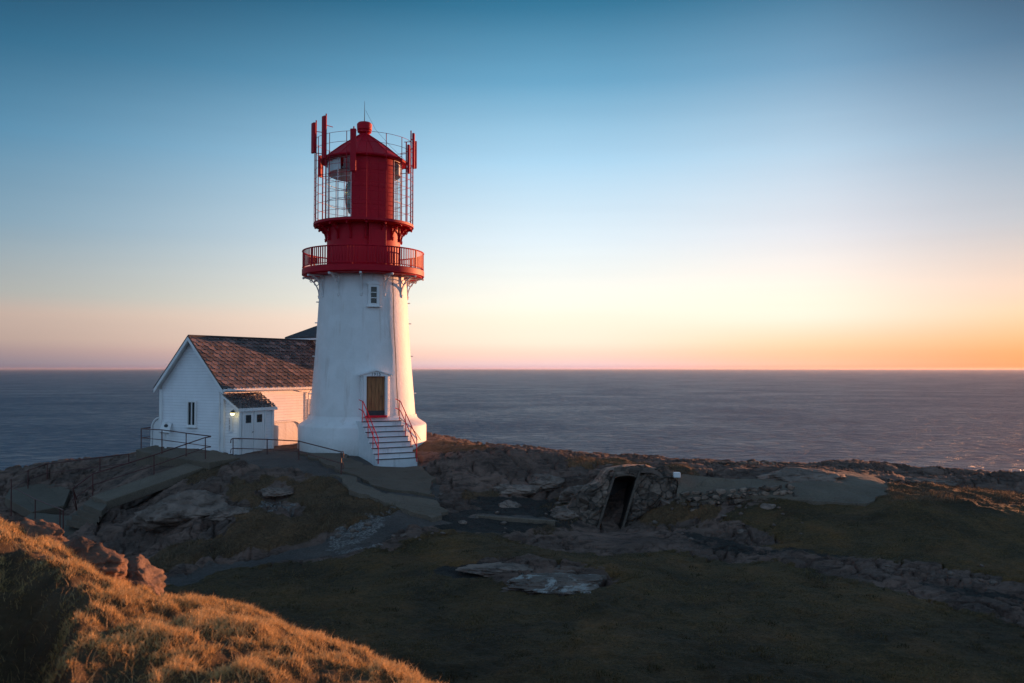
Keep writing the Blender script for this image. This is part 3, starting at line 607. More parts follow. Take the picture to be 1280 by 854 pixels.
# roof
MB().lathe([(1.72, 9.98), (2.10, 10.02), (2.13, 10.07), (2.11, 10.13), (2.00, 10.17), (1.12, 10.86), (0.30, 11.42), (0.26, 11.5), (0.0, 11.5)], 16).build('roof', M['red'], LH, smooth=20)
mb = MB()
for k in range(16):
    a = 2 * math.pi * k / 16; mb.tube([(r_ * math.sin(a), -r_ * math.cos(a), z_) for r_, z_ in ((1.98, 10.18), (1.12, 10.88), (0.30, 11.44))], 0.018, 5)
mb.build('roof_seams', M['red'], LH)
MB().lathe([(0.20, 11.38), (0.20, 11.5), (0.27, 11.56), (0.34, 11.6), (0.34, 11.66), (0.31, 11.68), (0.36, 11.72), (0.37, 12.0), (0.30, 12.08), (0.10, 12.14), (0, 12.15)], 24).build('ventilator', M['red'], LH)
MB().tube([(0, 0, 12.1), (0, 0, 12.6), (0, 0, 13.15)], [0.022, 0.014, 0.008], 6).build('lightning_rod', M['dark'], LH)
MB().tube([(0.05, -0.02, 12.7), (0.5, -0.2, 11.75), (1.2, -0.6, 10.85), (1.8, -0.9, 10.2)], 0.006, 4).build('earth_wire', M['dark'], LH)
# cage round the lantern
mb = MB(); CR = 2.38
for k in range(16):
    a = R(-9.5 + 22.5 * k); mb.tube([(CR * math.sin(a), -CR * math.cos(a), 7.0), (CR * math.sin(a), -CR * math.cos(a), 11.03)], 0.018, 6)
for zz in (11.02, 10.55, 9.55, 9.12, 8.69, 8.26, 7.83, 7.40): ring(mb, CR, zz, 0.0105, 72, 5)
for k in range(16):
    a = R(-9.5 + 22.5 * k); mb.tube([(CR * math.sin(a), -CR * math.cos(a), 10.1), (2.0 * math.sin(a), -2.0 * math.cos(a), 10.1)], 0.012, 5)
mb.build('lantern_cage', M['red'], LH)
# aerials
for da, zb, zt, w_, rr, turn in ((-72, 10.28, 11.74, 0.28, 2.52, 10), (-46, 9.78, 11.80, 0.26, 2.58, -12), (-11, 9.08, 11.05, 0.27, 2.62, -6), (57, 9.35, 10.72, 0.25, 2.50, 25), (69, 9.7, 11.42, 0.20, 2.52, 10), (88, 9.9, 11.25, 0.20, 2.50, 0), (-122, 9.6, 10.7, 0.2, 2.55, 0)):
    a = VA + R(da); rot = Matrix.Rotation(a + R(turn), 3, 'Z'); c = Vector((rr * math.sin(a), -rr * math.cos(a), 0))
    ap = MB().box(c + Vector((0, 0, (zb + zt) / 2)), (w_, 0.12, zt - zb), rot).build('antenna_panel', M['red'], LH, bevel=0.02)
    mb = MB(); q = Vector(((rr - 0.13) * math.sin(a), -(rr - 0.13) * math.cos(a), 0)); ip = Vector((CR * math.sin(a), -CR * math.cos(a), 0))
    mb.tube([q + Vector((0, 0, 7.0 if abs(da) > 40 else zb - 0.5)), q + Vector((0, 0, zt + 0.14))], 0.032, 8)
    for zz in (zb + 0.12, zt - 0.3):
        mb.tube([q + Vector((0, 0, zz)), c + Vector((0, 0, zz))], 0.025, 6); mb.tube([q + Vector((0, 0, zz - 0.1)), ip * 0.86 + Vector((0, 0, zz - 0.1))], 0.018, 6)
    mb.build('mounting_pole', M['red'], ap)
# small window
def window(parent, w, h, loc, rz, cols, rows_, deep=0.10, sill=True, name='window', ped=False, fr=0.075, m_fr=None):
    m_fr = m_fr or M['trim']
    root = bpy.data.objects.new(name, None); COL.objects.link(root); root.parent = parent; root.location = loc; root.rotation_euler = (0, 0, rz)
    mb = MB()
    mb.box((-w / 2 + fr / 2, 0, 0), (fr, deep, h)); mb.box((w / 2 - fr / 2, 0, 0), (fr, deep, h))
    mb.box((0, 0, h / 2 - fr / 2), (w - 2 * fr, deep, fr)); mb.box((0, 0, -h / 2 + fr / 2), (w - 2 * fr, deep, fr))
    for c in range(1, cols): mb.box((-w / 2 + fr + (w - 2 * fr) * c / cols, -deep * 0.1, 0), (0.05, deep * 0.6, h - 2 * fr))
    for c in range(1, rows_): mb.box((0, -deep * 0.12, -h / 2 + fr + (h - 2 * fr) * c / rows_), (w - 2 * fr, deep * 0.5, 0.035))
    mb.build('frame', m_fr, root)
    MB().box((0, deep * 0.18, 0), (w - 2 * fr + 0.01, 0.02, h - 2 * fr + 0.01)).build('pane', M['pane'], root)
    if sill: MB().box((0, -deep * 0.35, -h / 2 - 0.03), (w + 0.12, deep * 1.5, 0.06)).build('sill', m_fr, root, bevel=0.008)
    if ped:
        mb = MB(); mb.prism([(-w / 2 - 0.06, 0), (w / 2 + 0.06, 0), (w / 2 + 0.06, 0.05), (0, 0.17), (-w / 2 - 0.06, 0.05)], (0, -deep * 1.2, 0), lambda a, b: Vector((a, deep * 0.45, h / 2 + b)))
        mb.build('hood', m_fr, root)
    return root
window(LH, 0.52, 1.0, (0, -shaft_r(2.9) - 0.02, 3.42), 0, 1, 3, 0.14, True, ped=True, fr=0.12)
# door with gabled surround
DZ = -2.17; yd_ = -2.60
dr_ = MB().box((0, yd_ + 0.02, DZ + 0.93), (0.86, 0.06, 1.76)).build('door', M['oak'], LH)
mb = MB()
for s in (-1, 1): mb.box((s * 0.50, yd_ - 0.02, DZ + 0.90), (0.13, 0.34, 1.84)); mb.box((s * 0.60, yd_ + 0.04, DZ + 0.90), (0.08, 0.30, 1.84))
mb.prism([(-0.72, 0), (0.72, 0), (0.72, 0.05), (0, 0.25), (-0.72, 0.05)], (0, -0.36, 0), lambda a, b: Vector((a, yd_ + 0.2, DZ + 1.82 + b)))
mb.build('door_frame', M['trim'], dr_, bevel=0.01)
mb = MB(); mb.prism([(-0.80, 0.03), (0, 0.255), (0.80, 0.03), (0.80, 0.075), (0, 0.305), (-0.80, 0.075)], (0, -0.42, 0), lambda a, b: Vector((a, yd_ + 0.2, DZ + 1.82 + b)))
mb.build('hood', M['trim'], dr_)
cu = bpy.data.curves.new('year_lettering', 'FONT'); cu.body = '1915'; cu.size = 0.20; cu.align_x = 'CENTER'; cu.extrude = 0.004; cu.space_character = 1.15
tx = bpy.data.objects.new('year_lettering', cu); COL.objects.link(tx); tx.parent = dr_; tx.location = (0, yd_ - 0.168, DZ + 1.85); tx.rotation_euler = (R(90), 0, 0); cu.materials.append(M['dark']); bpy.context.view_layer.update(); me_ = bpy.data.meshes.new_from_object(tx.evaluated_get(bpy.context.evaluated_depsgraph_get())); t2 = bpy.data.objects.new('year_lettering', me_); COL.objects.link(t2); t2.parent = dr_; t2.location = tx.location; t2.rotation_euler = tx.rotation_euler; bpy.data.objects.remove(tx); t2.name = 'year_lettering'
MB().box((0, yd_ - 0.10, DZ - 0.01), (1.02, 0.34, 0.10)).build('door_sill', M['redbright'], dr_, bevel=0.01)
MB().tube([(0.34, yd_ - 0.02, DZ + 0.92), (0.34, yd_ - 0.08, DZ + 0.92), (0.26, yd_ - 0.08, DZ + 0.90)], 0.016, 6).build('handle', M['brass'], dr_)
MB().box((0, yd_ - 0.02, DZ + 0.14), (0.84, 0.02, 0.22)).build('kick_plate', M['dark'], dr_)
# staircase
mb = MB(); sw = 1.84; rise = 0.215; tread = 0.272; ytop = -3.36; ztop = -2.38; sxo = 0.06
prof = [(-2.45, -5.0), (-2.45, ztop)]
yv = ytop; zv = ztop
prof.append((yv, zv))
for k in range(7): zv -= rise; prof.append((yv, zv)); yv -= tread; prof.append((yv, zv))
prof.append((yv, -5.0))
mb.prism(prof, (sw, 0, 0), lambda a, b: Vector((sxo - sw / 2, a, b)))
st = mb.build('staircase', M['whitestep'], LH, smooth=0)
mb = MB(); yv = ytop; zv = ztop
for k in range(8):
    mb.box((sxo, yv + 0.06 - 0.012, zv + 0.011), (sw + 0.05, 0.15, 0.03)); yv -= tread; zv -= rise
mb.build('stair_nosings', M['dark'], st, bevel=0.004)
pv3 = Vector((sxo, -2.6, 0)); st.rotation_euler = (0, 0, R(7)); st.location = pv3 - Matrix.Rotation(R(7), 3, 'Z') @ pv3
def hr(side):
    mb = MB(); xx = sxo + side * (sw / 2 - 0.04)
    yb = ytop - 7 * tread + 0.05; zb = ztop - 7 * rise
    for dz in (0.92, 0.50):
        mb.tube([(xx, ytop + 0.62, ztop + dz + 0.06), (xx, ytop + 0.10, ztop + dz), (xx, ytop - 0.02, ztop + dz - 0.05), (xx, yb, zb + dz + 0.03)] + ([(xx, yb - 0.07, zb + dz - 0.06), (xx, yb - 0.07, zb - 0.16)] if dz > 0.9 else []), 0.021, 8)
    for t in (0.0, 0.33, 0.66):
        yy = ytop - t * 7 * tread + (0.14 if t == 0 else 0); k = math.floor(max(ytop - yy, -0.01) / tread) + 1 if t > 0 else 0; zz = ztop - k * rise
        zt_ = ztop + 0.92 - (7 * rise) * max(ytop - yy, 0) / (7 * tread)
        mb.tube([(xx, yy, zz - 0.02), (xx, yy, zt_)], 0.018, 8)
    mb.build('handrail', M['redbright'], st)
hr(-1); hr(1)
# earthing cable down the sunny side
a = VA + R(40); pts = [((shaft_r(z) + 0.03) * math.sin(a + 0.006 * math.sin(z * 2.2)), -(shaft_r(z) + 0.03) * math.cos(a + 0.006 * math.sin(z * 2.2)), z) for z in np.linspace(4.4, -2.25, 24)]
pts += [(3.14 * math.sin(a + 0.1), -3.14 * math.cos(a + 0.1), -2.75), (3.14 * math.sin(a + 0.2), -3.14 * math.cos(a + 0.2), -3.0), (3.14 * math.sin(a + 0.33), -3.14 * math.cos(a + 0.33), -3.35)]
MB().tube(pts, 0.016, 6).build('cable', M['dark'], LH)
for sa_ in (VA + R(-82), VA + R(86)):
    for zz in (2.2, 0.6, -1.2, 3.2):
        mb = MB(); r_ = shaft_r(zz); mb.tube([(r_ * math.sin(sa_), -r_ * math.cos(sa_), zz), ((r_ + 0.12) * math.sin(sa_), -(r_ + 0.12) * math.cos(sa_), zz)], 0.03, 6)
        mb.build('wall_stub', M['white'], LH)

# ================================================================= KEEPER'S HOUSE
C0 = P(280, 485, 39.4); GZ = -3.85
HO = thing('house', 'white weatherboard cottage with steep slate roof beside the lighthouse', 'house', (C0.x, C0.y, 0), R(60))
W = 4.31; LN = 8.1; EY = -0.24; EZ = -0.95; RY = W / 2; RZ = 1.53
slope = (RZ - EZ) / (RY - EY)
def rz_at(y): return EZ + slope * (min(y, W - y) - EY)
mb = MB(); pr = [(0, -5.0), (W, -5.0), (W, rz_at(0) - 0.10), (W / 2, RZ - 0.12), (0, rz_at(0) - 0.10)]
mb.prism(pr, (LN, 0, 0), lambda a, b: Vector((0, a, b))); mb.build('wall', M['siding'], HO, smooth=0)
def slates(mb, tints, o, ux, uy, uz, lx, ly, tw=0.38, te=0.25, skip=None):
    nr = int(ly / te) + 1; nc = int(lx / tw) + 2
    for r_ in range(nr):
        for c in range(nc):
            a0 = c * tw - (tw / 2 if r_ % 2 else 0); a1 = a0 + tw - 0.022; a0 = max(a0, 0); a1 = min(a1, lx)
            if a1 - a0 < 0.03: continue
            b0 = r_ * te; b1 = min(b0 + te * 1.35, ly)
            if b0 >= ly - 0.03: continue
            l0 = 0.046 + random.uniform(-0.006, 0.016); l1 = 0.006
            j = random.uniform(-0.012, 0.012); tw_ = random.uniform(-0.006, 0.006)
            # pointed lower edge gives the diamond weave
            am = (a0 + a1) / 2; pts = [(a0, b0 + j + 0.10, l0 + tw_), (am, b0 + j, l0), (a1, b0 + j + 0.10, l0 - tw_), (a1, b1, l1), (a0, b1, l1)]
            vs = [o + ux * a + uy * b + uz * l for a, b, l in pts] + [o + ux * a + uy * b + uz * (l - 0.016) for a, b, l in pts]
            mb.add(vs, [(0, 1, 2, 3, 4), (9, 8, 7, 6, 5)] + [(i, i + 5, (i + 1) % 5 + 5, (i + 1) % 5) for i in range(5)])
            tints += [random.betavariate(2, 2.2)] * 10
def set_tint(o, t):
    at = o.data.attributes.new('tint', 'FLOAT', 'POINT'); at.data.foreach_set('value', np.array(t, np.float32))
sl = math.hypot(RZ - EZ, RY - EY); vup = Vector((0, (RY - EY) / sl, (RZ - EZ) / sl)); vn_ = Vector((0, -vup.z, vup.y))
x0 = -0.26
mb = MB(); t = []
slates(mb, t, Vector((x0, EY, EZ)), Vector((1, 0, 0)), vup, vn_, LN - x0, sl)
vupL = Vector((0, -vup.y, vup.z)); slates(mb, t, Vector((x0, W - EY, EZ)), Vector((1, 0, 0)), vupL, Vector((0, vup.z, vup.y)), LN - x0, sl)
ro = mb.build('roof', M['slate'], HO, smooth=0); set_tint(ro, t)
mb = MB()
for (ya, s_) in ((EY, 1), (W - EY, -1)):
    a = Vector((0, ya, EZ - 0.01)); b_ = Vector((0, RY, RZ - 0.01)); th = Vector((0, -0.0, -0.055))
    for xa, xb in ((x0 + 0.02, LN - 0.02),):
        mb.hexa([Vector((xa, a.y, a.z)) + th, Vector((xb, a.y, a.z)) + th, Vector((xb, b_.y, b_.z)) + th, Vector((xa, b_.y, b_.z)) + th, Vector((xa, a.y, a.z)), Vector((xb, a.y, a.z)), Vector((xb, b_.y, b_.z)), Vector((xa, b_.y, b_.z))])
mb.build('roof_deck', M['trim'], ro, smooth=0)
mb = MB(); mb.tube([(x0, RY, RZ + 0.03), (LN, RY, RZ + 0.03)], 0.05, 8); mb.build('ridge_cap', M['dark'], ro)
mb = MB()     # bargeboards
for ya in (EY, W - EY):
    p0 = Vector((x0 - 0.012, ya, EZ - 0.02)); p1 = Vector((x0 - 0.012, RY, RZ - 0.02)); d = (p1 - p0)
    dn = Vector((0, 0, -0.19)); e = Vector((-0.03, 0, 0))
    mb.hexa([p0 + dn, p0 + dn + e, p1 + dn + e, p1 + dn, p0, p0 + e, p1 + e, p1])
mb.build('bargeboard', M['trim'], ro)
mb = MB()
for ya in (EY, W - EY):
    p0 = Vector((x0 - 0.05, ya, EZ + 0.0)); p1 = Vector((x0 - 0.05, RY, RZ + 0.0)); dn = Vector((0, 0, 0.045)); e = Vector((0.07, 0, 0))
    mb.hexa([p0, p0 + e, p1 + e, p1, p0 + dn, p0 + e + dn, p1 + e + dn, p1 + dn])
mb.build('verge_strip', M['dark'], ro)
# corner boards, gutter, frieze
mb = MB(); 
mb.box((-0.012, 0.0, -3.0), (0.16, 0.16, 4.0)).build('corner_board', M['trim'], HO); MB().box((-0.012, W, -3.0), (0.16, 0.16, 4.0)).build('corner_board', M['trim'], HO)
mb = MB(); mb.box((LN / 2, -0.05, rz_at(0) - 0.27), (LN, 0.09, 0.20)); mb.box((LN / 2 - 0.1, -0.02, rz_at(0) - 0.52), (LN, 0.045, 0.06)); mb.build('eaves_board', M['trim'], HO)
mb = MB()
for k in range(10):
    a = math.pi + math.pi * k / 10; a2 = math.pi + math.pi * (k + 1) / 10; r_ = 0.075; yc, zc = EY - 0.07, EZ - 0.03
    p = [(x, yc + r_ * math.cos(q), zc + r_ * math.sin(q)) for x in (x0, LN) for q in (a, a2)]; mb.add(p, [(0, 2, 3, 1)])
gt = mb.build('gutter', M['trim'], HO); sm = gt.modifiers.new('s', 'SOLIDIFY'); sm.thickness = 0.012
mb = MB(); mb.tube([(5.45, EY - 0.06, EZ - 0.1), (5.45, -0.07, EZ - 0.30), (5.45, -0.06, -3.8)], 0.028, 8); mb.build('downpipe', M['trim'], HO)
mb = MB(); mb.tube([(-0.07, 0.2, -1.1), (-0.07, 0.2, -3.8)], 0.03, 8)
for zz in (-1.6, -2.45, -3.2): mb.box((-0.06, 0.2, zz), (0.08, 0.12, 0.04))
mb.build('cable_conduit', M['trim'], HO)
g1_ = window(HO, 0.62, 1.22, (-0.03, 2.12, -2.12), R(-90), 2, 1, 0.10)
window(HO, 0.80, 0.98, (2.22, -0.03, -2.05), 0, 2, 2, 0.10)
window(HO, 0.72, 0.92, (5.98, -0.03, -2.02), 0, 1, 3, 0.10)
# porch
PD = 0.98; PL = 2.05; pz1 = -1.18; pz0 = -1.76
porch = bpy.data.objects.new('porch', None); COL.objects.link(porch); porch.parent = HO; porch.location = (0.012, 0, 0)
MB().prism([(0, -5), (-PD, -5), (-PD, pz0 - 0.04), (0, pz1 - 0.05)], (PL, 0, 0), lambda a, b: Vector((0, a, b))).build('wall', M['siding'], porch, smooth=0)
mb = MB(); t = []; pv = Vector((0, PD + 0.16, pz1 - pz0 + 0.09)); pl_ = pv.length; pv.normalize()
slates(mb, t, Vector((-0.16, -PD - 0.16, pz0 - 0.09 + 0.03)), Vector((1, 0, 0)), pv, Vector((0, -pv.z, pv.y)), PL + 0.30, pl_, 0.26, 0.17)
pr_ = mb.build('roof', M['slate'], porch, smooth=0); set_tint(pr_, t)
mb = MB(); mb.box((PL / 2, -PD - 0.13, pz0 - 0.12), (PL + 0.30, 0.05, 0.14))
for xx in (-0.15, PL + 0.13):
    mb.prism([(0.0, 0), (-PD - 0.16, pz0 - pz1 - 0.09), (-PD - 0.16, pz0 - pz1 - 0.20), (0.0, -0.12)], (0.03, 0, 0), lambda a, b: Vector((xx, a - 0.01, pz1 + b)))
mb.build('roof_trim', M['trim'], porch)
mb = MB()
for xx in (0.02, PL - 0.02): mb.box((xx, -PD - 0.01, -3.4), (0.13, 0.13, 3.2))
mb.box((0.18, -PD - 0.03, -2.92), (0.08, 0.09, 1.98)); mb.box((PL - 0.50, -PD - 0.03, -2.92), (0.08, 0.09, 1.98)); mb.box(((0.14 + PL - 0.46) / 2, -PD - 0.03, -1.91), (PL - 0.60, 0.10, 0.07))
mb.build('door_frame', M['trim'], porch)
for k, xx in enumerate((0.53, 1.20)):
    dd = bpy.data.objects.new('door', None); COL.objects.link(dd); dd.parent = HO; dd.location = (xx, -PD - 0.02, -2.93)
    mb = MB(); mb.box((0, 0, 0), (0.63, 0.05, 1.92))
    for q in (-0.20, -0.07, 0.07, 0.20): mb.box((q, -0.028, -0.25), (0.012, 0.012, 1.35))
    mb.build('door_panel', M['trim'], dd)
    MB().box((0, -0.03, 0.62), (0.24, 0.02, 0.30)).build('pane', M['pane'], dd)
    mb = MB(); 
    for s in (-1, 1): mb.box((s * 0.135, -0.035, 0.62), (0.03, 0.03, 0.36)); mb.box((0, -0.035, 0.62 + s * 0.165), (0.24, 0.03, 0.03))
    if k == 1: mb.box((0, -0.042, 0.62), (0.02, 0.02, 0.30)); mb.box((0.0, -0.043, 0.62), (0.24, 0.018, 0.02))
    mb.build('pane_frame', M['dark'], dd)
    if k == 0: MB().tube([(0.27, -0.03, 0.02), (0.27, -0.08, 0.02), (0.20, -0.08, 0.0)], 0.015, 6).build('handle', M['brass'], dd)
MB().box((PL * 0.42, -PD - 0.28, -3.95), (1.45, 0.5, 0.12)).build('door_step', M['concrete'], porch, bevel=0.01)
# lamp
lp = bpy.data.objects.new('wall_lamp', None); COL.objects.link(lp); lp.parent = HO; lp.location = (-0.22, -PD + 0.16, -2.02)
mb = MB(); mb.tube([(0.17, 0, 0.05), (0.05, 0, 0.16), (0, 0, 0.12)], 0.014, 6); mb.lathe([(0.0, 0.13), (0.05, 0.12), (0.115, 0.03), (0.115, 0.015), (0.03, 0.03)], 16); mb.build('lamp_bracket', M['dark'], lp)
MB().lathe([(0.0, -0.11), (0.05, -0.10), (0.09, -0.05), (0.10, 0.0), (0.08, 0.03), (0.0, 0.03)], 16).build('lamp_globe', M['lamp'], lp)
lpt = bpy.data.lights.new('lamp_light', 'POINT'); lpt.energy = 1.0; lpt.color = (1, 0.8, 0.4); lpt.shadow_soft_size = 0.1
lo = bpy.data.objects.new('lamp_light', lpt); COL.objects.link(lo); lo.parent = lp; lo.location = (-0.16, 0, -0.05)
# poster on the porch side
MB().box((-0.012, -PD + 0.50, -2.55), (0.03, 0.26, 0.68)).build('notice_board', M['trim'], HO, bevel=0.005)
m, nt, b, o = mat('notice print'); v = coords(nt, (1, 1, 22)); L(nt, ramp(nt, noise_n(nt, v, 3, 2), [(0.5, (0.6, 0.6, 0.62)), (0.56, (0.10, 0.05, 0.08))]), b.inputs['Base Color']); M['print'] = m
MB().box((-0.03, -PD + 0.56, -2.55), (0.012, 0.07, 0.56)).build('notice_sheet', M['print'], HO)

# sign box fixed low on the gable
mb = MB(); c = Vector((0, 0, 0)); 
SG = thing('information_panel', 'small tilted white information panel with a round emblem near the gable corner', 'sign', tuple(P(207, 552, 41.0)), R(20))
gb = H(SG.location.x, SG.location.y); SG.location.z = min(gb, -3.8)
MB().box((0, 0, 0.72), (0.10, 0.08, 1.44)).build('post', M['trim'], SG)
rt = Matrix.Rotation(R(-38), 3, 'X') @ Matrix.Rotation(R(12), 3, 'Y')
MB().box((0, -0.06, 1.18 + (-3.8 - SG.location.z) * 0), (0.44, 0.14, 0.62), rt).build('panel', M['trim'], SG, bevel=0.02)
em = MB(); 
for i in range(1): em.lathe([(0.0, 0.0), (0.09, 0.0), (0.09, 0.012), (0.0, 0.012)], 20)
em.v = [tuple(rt @ Vector((x, -0.075 - z, y + 0.06)) + Vector((0, -0.06, 1.18))) for x, y, z in em.v]; em.build('emblem', M['dark'], SG)

# ---- annex behind
AN = thing('annex_building', 'taller white hip-roofed building joined behind the cottage and partly hidden by the tower', 'building', (C0.x, C0.y, 0), R(60))
mb = MB(); mb.box((LN + 0.004 + 2.15, 1.86, -1.65), (4.3, 3.68, 6.7)); mb.build('wall', M['trim'], AN, smooth=0)
mb = MB(); ax0, ax1, ay0, ay1, az = LN - 0.28, LN + 4.6, -0.28, 4.0, 1.78
mb.add([(ax0, ay0, az), (ax1, ay0, az), (ax1, ay1, az), (ax0, ay1, az), (ax0 + 2.1, 1.86, az + 1.15), (ax1 - 2.1, 1.86, az + 1.15), (ax0, ay0, az - 0.09), (ax1, ay0, az - 0.09), (ax1, ay1, az - 0.09), (ax0, ay1, az - 0.09)],
       [(0, 1, 5, 4), (1, 2, 5), (2, 3, 4, 5), (3, 0, 4), (6, 9, 8, 7), (0, 6, 7, 1), (1, 7, 8, 2), (2, 8, 9, 3), (3, 9, 6, 0)])
ar = mb.build('roof', M['slate'], AN, smooth=0)
mb = MB(); mb.box((ax0 + 0.01, (ay0 + ay1) / 2, az - 0.14), (0.05, ay1 - ay0, 0.10)); mb.build('fascia', M['trim'], AN)

# rounded white wind walls
def windwall(label, loc, rz, ln, h, th, both=True, base=1.2):
    o = thing('wind_wall', label, 'wall', loc, rz, None); r_ = min(0.55, h * 0.45)
    pr = [(0, -base), (ln, -base), (ln, h - r_)] + [(ln - r_ + r_ * math.cos(a), h - r_ + r_ * math.sin(a)) for a in np.linspace(0.15, math.pi / 2, 8)] + [(0, h)]
    MB().prism(pr, (0, th, 0), lambda a, b: Vector((a, -th / 2, b))).build('masonry', M['white'], o, bevel=0.03)
    pr2 = [(ln + 0.001, -base), (ln + 0.07, -base), (ln + 0.07, h - r_)] + [(ln - r_ + (r_ + 0.07) * math.cos(a), h - r_ + (r_ + 0.07) * math.sin(a)) for a in np.linspace(0.1, math.pi / 2, 8)] + [(0, h + 0.07), (0, h + 0.002)] + [(ln - r_ + r_ * 1.002 * math.cos(a), h - r_ + r_ * 1.002 * math.sin(a)) for a in np.linspace(math.pi / 2, 0.1, 8)]
    MB().prism(pr2, (0, th + 0.12, 0), lambda a, b: Vector((a, -th / 2 - 0.06, b))).build('coping', M['white'], o)
    return o
hm = Matrix.Translation((C0.x, C0.y, 0)) @ Matrix.Rotation(R(60), 4, 'Z')
q = hm @ Vector((2.3, -0.20, 0))
windwall('sunlit white low wall with rounded end between porch and lighthouse', (q.x, q.y, -3.75), R(60), 2.3, 1.12, 0.30)
q = hm @ Vector((0.35, W - 0.02, 0))
windwall('white wall with rounded end sticking out behind the cottage gable', (q.x, q.y, -3.75), R(150), 0.85, 1.32, 0.45)

# ================================================================= slabs, ramp, steps
def slab(name, pts, th, m, bevel=0.02):
    vs = [Vector(p) for p in pts]; n = len(vs)
    mb = MB(); mb.add(vs + [v - Vector((0, 0, th)) for v in vs], [tuple(range(n)), tuple(reversed(range(n, 2 * n)))] + [(i, i + n, (i + 1) % n + n, (i + 1) % n) for i in range(n)])
    o = mb.build(name, m, smooth=0, bevel=bevel); return struct(o)
def draped(name, pts, th, m, lift=0.05):
    bm = bmesh.new(); bm.faces.new([bm.verts.new((p.x, p.y, 0)) for p in pts])
    xs = [p.x for p in pts]; ys = [p.y for p in pts]
    for ax, lo, hi in ((0, min(xs), max(xs)), (1, min(ys), max(ys))):
        k = lo + 0.25
        while k < hi:
            c_ = [0, 0, 0]; c_[ax] = k; nn_ = [0, 0, 0]; nn_[ax] = 1
            bmesh.ops.bisect_plane(bm, geom=bm.verts[:] + bm.edges[:] + bm.faces[:], plane_co=c_, plane_no=nn_); k += 0.25
    X_ = np.array([v.co.x for v in bm.verts]); Y_ = np.array([v.co.y for v in bm.verts]); Z_ = tps(X_, Y_) + lift + 0.012 * fbm(X_ * 1.2, Y_ * 1.2, 91, 3)
    jx = 0.35 * fbm(X_ * 1.4, Y_ * 1.4, 95, 4); jy = 0.35 * fbm(X_ * 1.4, Y_ * 1.4, 96, 4)
    for v, z, a_, b2_ in zip(bm.verts, Z_, jx, jy): v.co.z = z; v.co.x += a_; v.co.y += b2_
    r_ = bmesh.ops.extrude_face_region(bm, geom=bm.faces[:])
    for v in [g for g in r_['geom'] if isinstance(g, bmesh.types.BMVert)]: v.co.z -= th
    bmesh.ops.recalc_face_normals(bm, faces=bm.faces)
    me = bpy.data.meshes.new(name); bm.to_mesh(me); bm.free(); me.materials.append(m)
    o = bpy.data.objects.new(name, me); COL.objects.link(o); return struct(o)
def pz(t): return [PZ(*a) for a in t]
draped('path', pz([(480, 617, -4.56), (545, 620, -4.60), (562, 628, -4.68), (536, 636, -4.78), (478, 627, -4.70), (440, 612, -4.52), (418, 598, -4.35), (440, 600, -4.36)]), 0.35, M['concrete'], 0.1)
draped('pavement', pz([(452, 583, -4.10), (522, 581, -4.13), (543, 598, -4.36), (541, 613, -4.5), (487, 611, -4.5), (448, 598, -4.32), (400, 578, -3.98), (372, 567, -3.82), (430, 569, -3.86)]), 0.35, M['concdark'], 0.05)
slab('terrace', pz([(170, 562, -3.82), (200, 555, -3.72), (276, 565, -3.8), (300, 572, -3.9), (262, 578, -4.0), (232, 574, -3.98), (200, 571, -3.95)]), 1.1, M['concdark'])
slab('walkway', pz([(248, 574, -4.02), (274, 577, -4.06), (133, 627, -5.22), (115, 620, -5.16)]), 0.35, M['concrete'])
for i in range(4):
    z = -5.32 - i * 0.22; dx = -i * 0.5
    p = [PZ(113 - i * 7, 623 + i * 6.5, z), PZ(134 - i * 3, 631 + i * 6.5, z), PZ(127 - i * 3, 639 + i * 6.5, z), PZ(104 - i * 7, 630 + i * 6.5, z)]
    slab('step', p, 0.24, M['concdark'], 0.01)
slab('landing', pz([(40, 640, -6.25), (96, 646, -6.3), (128, 658, -6.38), (104, 668, -6.4), (60, 672, -6.42), (20, 655, -6.35)]), 0.5, M['concdark'])
slab('landing', pz([(20, 598, -5.62), (60, 602, -5.6), (88, 612, -5.72), (80, 632, -6.1), (40, 640, -6.2), (6, 622, -5.95)]), 0.4, M['concdark'])
draped('platform', pz([(1015, 590, -4.12), (1088, 593, -4.14), (1112, 607, -4.28), (1085, 617, -4.36), (1000, 615, -4.36), (930, 608, -4.28), (850, 601, -4.2), (850, 595, -4.16), (930, 598, -4.2), (975, 600, -4.22)]), 0.14, M['concrete'], 0.06)
slab('kerb', pz([(596, 643, -5.16), (694, 650, -5.36), (693, 651.5, -5.38), (594, 644.5, -5.18)]), 0.2, M['concrete'], 0.01)

# ================================================================= railings
def railing(label, tops, posts, mids=True, group='dark red pipe railings on the rocks', r=0.024, midoff=0.45):
    """tops: list of points along the top rail; posts: list of (point on rail, foot point)"""
    base = posts[0][1]
    o = thing('pipe_railing', label, 'railing', tuple(base), 0, group); off = -Vector(base)
    mb = MB().tube([Vector(p) + off for p in tops], r, 8); mb.build('top_rail', M['rustred'], o)
    if mids:
        MB().tube([Vector(p) + off - Vector((0, 0, midoff)) for p in tops], r * 0.75, 8).build('mid_rail', M['rustred'], o)
    for a, f in posts: MB().tube([Vector(f) + off - Vector((0, 0, 0.15)), Vector(a) + off], r * 0.95, 8).build('post', M['rustred'], o)
    return o
def post(px, pyt, pyb, z): f = PZ(px, pyb, z); return (P(px, pyt, f.y), f)
a = post(176.5, 536, 560, -3.88); b = post(195.5, 533.5, 556, -3.76); c = post(202.5, 537.5, 568, -3.92); d = post(232.7, 541.5, 571, -3.95); e = post(256.7, 547, 575, -4.0); f = P(263.5, 545.5, e[1].y + 0.2)
railing('pipe railing round the terrace in front of the cottage gable', [b[0] + (b[0] - a[0]) * 0.2, b[0], a[0], c[0], d[0], f], [a, b, c, d])
